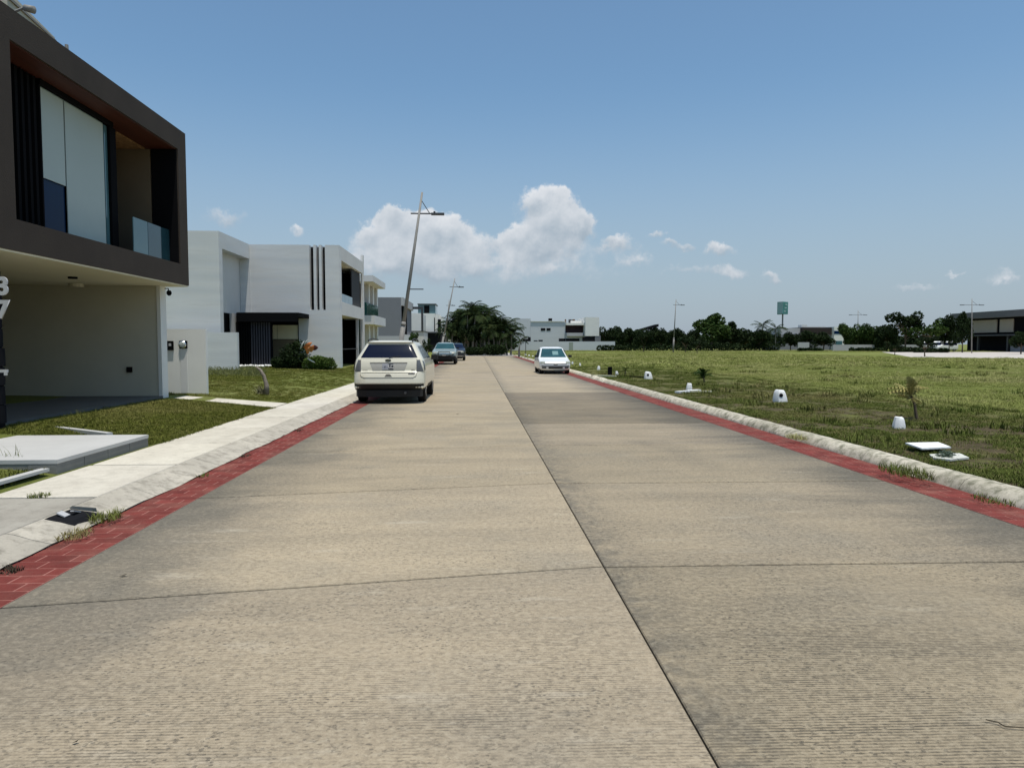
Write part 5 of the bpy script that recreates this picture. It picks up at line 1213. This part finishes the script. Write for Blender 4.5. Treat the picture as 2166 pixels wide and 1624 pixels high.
# dead leaning stump
st = empty('dead_stump', gnd(558, 832, .24), 'leaning dead grey stump standing on the middle lawn', 'stump')
a = gnd(562, 832, .24); Yq = a.y
pts = [at(563, 834, Yq), at(564, 815, Yq), at(558, 795, Yq), at(550, 782, Yq), at(541, 775, Yq)]
m = MB().tube(pts, [.085, .065, .05, .04, .02], 9); o = m.build('stump_wood', pm('dead_wood', (.20, .17, .14), .9, .35, 12, .8, 30), st, smooth=True)
rnd = random.Random(4); f = MB()
for k in range(60):
    an = rnd.uniform(0, 6.28); l = rnd.uniform(.15, .34); el = rnd.uniform(.4, 1.3); p0 = a+Vector((-.12+rnd.uniform(-.08, .08), rnd.uniform(-.1, .1), 0)); d = Vector((math.cos(an)*math.cos(el)-.3, math.sin(an)*math.cos(el), math.sin(el)))*l; sd = Vector((-math.sin(an), math.cos(an), 0))*.015
    f.add([p0-sd, p0+sd, p0+d], [(0, 1, 2)])
f.build('dry_leaves', pm('dry_green', (.13, .12, .06), .8, .3, 9), st)
# white pebbles by the screen (uncountable)
f = MB(); rnd = random.Random(9)
def pebble(f, c, r):
    vs = [Vector(v)*r*rnd.uniform(.7, 1.2) for v in ((1, 0, 0), (0, 1, 0), (-1, 0, 0), (0, -1, 0), (0, 0, .7), (0, 0, -.6))]
    f.add([v+Vector(c) for v in vs], [(0, 1, 4), (1, 2, 4), (2, 3, 4), (3, 0, 4), (1, 0, 5), (2, 1, 5), (3, 2, 5), (0, 3, 5)])
for _ in range(260):
    px = rnd.uniform(506, 574); c = at(px, 772, 37.2); pebble(f, (c.x, 37.2+rnd.uniform(-.4, .4), .46+rnd.uniform(0, .06)), rnd.uniform(.04, .09))
o = f.build('pebbles', WPLAST, kind='stuff'); tag(o, 'white pebbles laid along the foot of the dark screen', 'pebbles')
f = MB()
for _ in range(220):
    p = gnd(rnd.uniform(440, 600), rnd.uniform(784, 803), .28); pebble(f, (p.x, p.y, .29), rnd.uniform(.02, .055))
o = f.build('gravel', pm('grey_gravel', (.34, .31, .25), .9, .3, 9), kind='stuff'); tag(o, 'loose grey rubble scattered on the middle lawn', 'gravel')
# little leaves and twigs on the concrete
for i, (px, py, s_, lb) in enumerate(((261, 1219, .03, 'dark dead leaf on the road near the left brick band'), (968, 876, .05, 'dark speck of debris on the left lane behind the cream car'), (160, 1573, .016, 'small dark pebble on the road at lower left'))):
    p = gnd(px, py, 0); m = MB().add([(p.x-s_, p.y, .004), (p.x, p.y-s_*.5, .012), (p.x+s_*.9, p.y+.2*s_, .02), (p.x, p.y+s_*.5, .005)], [(0, 1, 2), (0, 2, 3)]); o = m.build('dead_leaf', DIRT); tag(o, lb, 'leaf')
p = [gnd(*q_, .008) for q_ in ((2085, 1521), (2110, 1526), (2125, 1535), (2166, 1538))]
o = MB().tube(p, .0025, 5).build('twig', DIRT); tag(o, 'thin bent twig lying on the right lane near the bottom edge', 'twig')

# ------------------------------------------------------------------ grass (one object per patch, instanced tufts)
src = bpy.data.collections.new('grass_sources')
def make_tuft(name, n, h, spread, wd, mat, seed, bend=.5):
    rnd = random.Random(seed); m = MB()
    for _ in range(n):
        a = rnd.uniform(0, 6.28); r = spread*math.sqrt(rnd.random()); p = Vector((r*math.cos(a), r*math.sin(a), -.01)); hh = h*rnd.uniform(.45, 1.1); az = rnd.uniform(0, 6.28); b = bend*rnd.uniform(.2, 1)*hh
        d = Vector((math.cos(az), math.sin(az), 0)); sd = Vector((-d.y, d.x, 0))*wd*rnd.uniform(.6, 1.2)
        m1 = p+d*b*.35+Vector((0, 0, hh*.6)); tp = p+d*b+Vector((0, 0, hh))
        m.add([p-sd, p+sd, m1+sd*.8, m1-sd*.8, tp], [(0, 1, 2, 3), (3, 2, 4)])
    me = bpy.data.meshes.new(name); me.from_pydata(m.v, [], m.f); me.materials.append(mat); me.update()
    o = bpy.data.objects.new(name, me); return o
BL1 = mat_blade('blade_lawn', (.072, .088, .014), (.145, .15, .034), (.26, .23, .09), .85)
BL2 = mat_blade('blade_field', (.145, .175, .040), (.28, .295, .095), (.42, .38, .19), .78)
BL3 = mat_blade('blade_weed', (.055, .08, .015), (.12, .14, .035), (.24, .2, .09), .8)
def gn_grass(name, pts, sources, kind='stuff', label=None, cat='grass'):
    """pts: list of (x,y,z,scale,tilt)"""
    c = bpy.data.collections.new(name+'_tufts')
    for s_ in sources: c.objects.link(s_)
    n = len(pts); me = bpy.data.meshes.new(name); me.vertices.add(n)
    A = np.array(pts, dtype=np.float32); me.vertices.foreach_set('co', A[:, :3].ravel())
    at_ = me.attributes.new('scl', 'FLOAT', 'POINT'); at_.data.foreach_set('value', A[:, 3].copy())
    rng = np.random.default_rng(n); rot = np.stack([rng.normal(0, .08, n), rng.normal(0, .08, n), rng.uniform(0, 6.28, n)], 1).astype(np.float32)
    ar = me.attributes.new('rot', 'FLOAT_VECTOR', 'POINT'); ar.data.foreach_set('vector', rot.ravel())
    ap = me.attributes.new('pick', 'INT', 'POINT'); ap.data.foreach_set('value', rng.integers(0, len(sources), n).astype(np.int32))
    me.update(); o = bpy.data.objects.new(name, me); COL.objects.link(o)
    ng = bpy.data.node_groups.new(name+'_nodes', 'GeometryNodeTree')
    ng.interface.new_socket('Geometry', in_out='INPUT', socket_type='NodeSocketGeometry'); ng.interface.new_socket('Geometry', in_out='OUTPUT', socket_type='NodeSocketGeometry')
    gi = ng.nodes.new('NodeGroupInput'); go = ng.nodes.new('NodeGroupOutput'); ci = ng.nodes.new('GeometryNodeCollectionInfo'); ci.inputs[0].default_value = c
    ci.inputs['Separate Children'].default_value = True; ci.inputs['Reset Children'].default_value = True
    ip = ng.nodes.new('GeometryNodeInstanceOnPoints'); ip.inputs['Pick Instance'].default_value = True
    def na(nm, t): q_ = ng.nodes.new('GeometryNodeInputNamedAttribute'); q_.data_type = t; q_.inputs[0].default_value = nm; return q_.outputs[0]
    e2r = ng.nodes.new('FunctionNodeEulerToRotation'); ng.links.new(na('rot', 'FLOAT_VECTOR'), e2r.inputs[0])
    ng.links.new(gi.outputs[0], ip.inputs['Points']); ng.links.new(ci.outputs[0], ip.inputs['Instance']); ng.links.new(na('pick', 'INT'), ip.inputs['Instance Index'])
    ng.links.new(e2r.outputs[0], ip.inputs['Rotation']); ng.links.new(na('scl', 'FLOAT'), ip.inputs['Scale']); ng.links.new(ip.outputs[0], go.inputs[0])
    md = o.modifiers.new('grass', 'NODES'); md.node_group = ng
    return tag(o, label, cat, None, kind)
tl = [make_tuft('tuft', 44, .04, .12, .0035, BL1, i, 1.2) for i in range(4)]
tf = [make_tuft('tuft', 60, .085, .26, .0055, BL2, 10+i, 1.5) for i in range(4)]
tff = [make_tuft('tuft', 80, .12, .75, .013, BL2, 20+i, 1.6) for i in range(4)]
tw = [make_tuft('tuft', 46, .055, .14, .004, BL3, 30+i, 1.4) for i in range(4)]
rnd = random.Random(5)
# left lawn
pts = []
def inside_left(x, y):
    if 8.3 < y < 10.8: return False
    if x < -7.4 and 10.8 < y < 18.2: return False
    if 16.75+(-4.76-x)*.22 < y < 18.15: return False
    return True
for _ in range(5200):
    x = -4.8-rnd.random()*2.7; y = 10.8+rnd.random()*6.2
    if inside_left(x, y): pts.append((x, y, zl(x)+.01, rnd.uniform(.6, 1.15)))
for _ in range(900):
    x = -5.05-rnd.random()*3; y = 5+rnd.random()*3.3; pts.append((x, y, zl(x), rnd.uniform(.8, 1.6)))
for _ in range(9000):
    y = 18.3+20*rnd.random()**1.3; x = -4.82-rnd.random()*8
    if y > 33.5 and x < -11: continue
    if nz(x, y, .8) < -.25 and rnd.random() < .7: continue
    pts.append((x, y, zl(x)+.01, rnd.uniform(.8, 1.4)*(.7 if x > -8 and y < 33 else 1.2)))
for _ in range(1500):
    y = 38+40*rnd.random(); x = -4.85-rnd.random()*2.4; pts.append((x, y, zl(x)+.01, rnd.uniform(1, 2)))
gn_grass('lawn_grass', pts, tl, label='short green grass on the house lawns left of the road')
# verge: thin patchy
pts = []
for _ in range(22000):
    y = 7+45*rnd.random()**1.5; x = 5.68+rnd.random()*6.2
    if nz(x, y, .55, 3)+.5*nz(x, y, 1.7, 8) < -.04 and rnd.random() < .85: continue
    pts.append((x, y, zr(x, y), rnd.uniform(.45, 1.1)))
gn_grass('verge_grass', pts, tw, label='thin patchy weeds and grass on the bare verge')
pts = []
for _ in range(52000):
    y = 9+75*rnd.random()**1.6; x = 11.2+50*rnd.random()**1.5
    if x > y*1.05+6 or (x > 46 and y > 58 and x+y > 121): continue
    e = .35*nz(1, y, .3)+.8*nz(5, y, .11)
    if x < 11.7+e*2 and rnd.random() < .8: continue
    k = .75+.5*nz(x, y, .12, 2)+.25*nz(x, y, .6)
    pts.append((x, y, zr(x, y), max(.3, rnd.uniform(.7, 1.2)*k)))
gn_grass('field_grass', pts, tf, label='long green grass covering the open field')
pts = []
for _ in range(26000):
    y = 45+112*rnd.random(); x = 5.8+125*rnd.random()
    if x > y*.9+10 or (x > 46 and 58 < y < 130 and x+y > 121): continue
    if 108 < y < 132 and x < 24: continue
    pts.append((x, y, zr(x, y), rnd.uniform(.5, 1.15)))
wp = []
for _ in range(230):
    y = 13+75*rnd.random()**1.3; x = 10.5+45*rnd.random()**1.3
    if x > y*1.05+5 or (x+y > 118): continue
    for _k in range(rnd.randint(2, 7)): wp.append((x+rnd.gauss(0, .3), y+rnd.gauss(0, .3), zr(x, y), rnd.uniform(1.0, 2.3)))
for _ in range(90):
    y = 8+30*rnd.random(); x = 5.9+5*rnd.random()
    for _k in range(rnd.randint(2, 5)): wp.append((x+rnd.gauss(0, .15), y+rnd.gauss(0, .15), zr(x, y), rnd.uniform(.9, 2.0)))
gn_grass('field_weeds', wp, [make_tuft('tuft', 26, .10, .10, .006, BL3, 60+i, .9) for i in range(4)], label='taller dark weed clumps scattered through the field grass')
gn_grass('far_field_grass', pts, tff, label='distant meadow grass towards the far tree line')
# weeds in gutters and joints
def weed(px, py, z, n, r, h, label, mat=BL3, flat_=.8, seed=1, sx=1):
    p = gnd(px, py, z); rn = random.Random(seed); m = MB()
    for _ in range(n):
        a = rn.uniform(0, 6.28); rr_ = r*math.sqrt(rn.random())*.6; q0 = p+Vector((rr_*math.cos(a), rr_*math.sin(a)*sx, -.01)); hh = h*rn.uniform(.4, 1.1); az = rn.uniform(0, 6.28); b = flat_*hh*rn.uniform(.4, 1.6); d = Vector((math.cos(az), math.sin(az), 0)); sd = Vector((-d.y, d.x, 0))*.0035
        m.add([q0-sd, q0+sd, q0+d*b*.5+Vector((0, 0, hh*.7))+sd*.7, q0+d*b*.5+Vector((0, 0, hh*.7))-sd*.7, q0+d*b+Vector((0, 0, hh))], [(0, 1, 2, 3), (3, 2, 4)])
    o = m.build('weed_tuft', mat); return tag(o, label, 'weed', 'weeds growing in the concrete joints')
weed(82, 1050, .104, 150, .16, .05, 'spiky green weed in the sidewalk joint at lower left', seed=1)
weed(160, 1130, .03, 200, .2, .05, 'green weed clump at the kerb foot just nearer than the drain', seed=2, sx=1.6)
weed(225, 1095, .04, 260, .2, .07, 'bushy green weed growing out of the broken drain', seed=3, sx=1.6)
weed(15, 1205, .01, 160, .16, .03, 'brown dead weed at the brick band by the left edge', DIRT, seed=4)
weed(430, 1005, .02, 60, .1, .035, 'small dry weed on the left kerb nearest the drain', BL3, seed=5, sx=2)
weed(520, 963, .02, 60, .1, .035, 'small brown weed on the left kerb beyond the first one', DIRT, seed=6, sx=2)
weed(632, 910, .02, 60, .12, .04, 'dark weed on the left kerb halfway to the cream car', DIRT, seed=7, sx=3)
weed(1915, 1000, .08, 500, .34, .10, 'large green weed clump hanging over the right kerb', seed=8, sx=2.2)
weed(1683, 926, .08, 220, .22, .08, 'grass clump on the right kerb opposite the large white block', BL2, seed=9, sx=2.2)
weed(2100, 1058, .04, 160, .22, .05, 'olive weed at the foot of the right kerb near the edge', seed=10, sx=2)
weed(20, 985, .15, 26, .3, .26, 'tall thin weed stalks beside the near end of the platform', BL3, .5, seed=11)
weed(180, 885, .3, 40, .6, .2, 'thin weed stalks in the shade along the garage edge', BL1, .5, seed=12)
weed(575, 863, .104, 120, .2, .05, 'green grass fringe at the sidewalk and path corner', BL1, seed=13)
# brush by the low garden wall
rn = random.Random(3); m = MB()
for _ in range(900):
    p = gnd(rn.uniform(438, 560), rn.uniform(783, 800), .3); hh = rn.uniform(.08, .38)*(1 if p.x < -8.5 else .5); d = Vector((rn.gauss(0, .5), rn.gauss(0, .5), 1))*hh; sd = Vector((.012, 0, 0))
    m.add([p-sd, p+sd, p+d], [(0, 1, 2)]); q0 = p+d*.7; m.add([q0, q0+Vector((.04, 0, .02)), q0+Vector((.01, 0, .05))], [(0, 1, 2)])
o = m.build('scrub', pm('scrub_leaf', (.13, .14, .045), .8, .35, 6, 0), kind='stuff'); tag(o, 'scrubby yellow-green weeds below the low white garden wall', 'weeds')
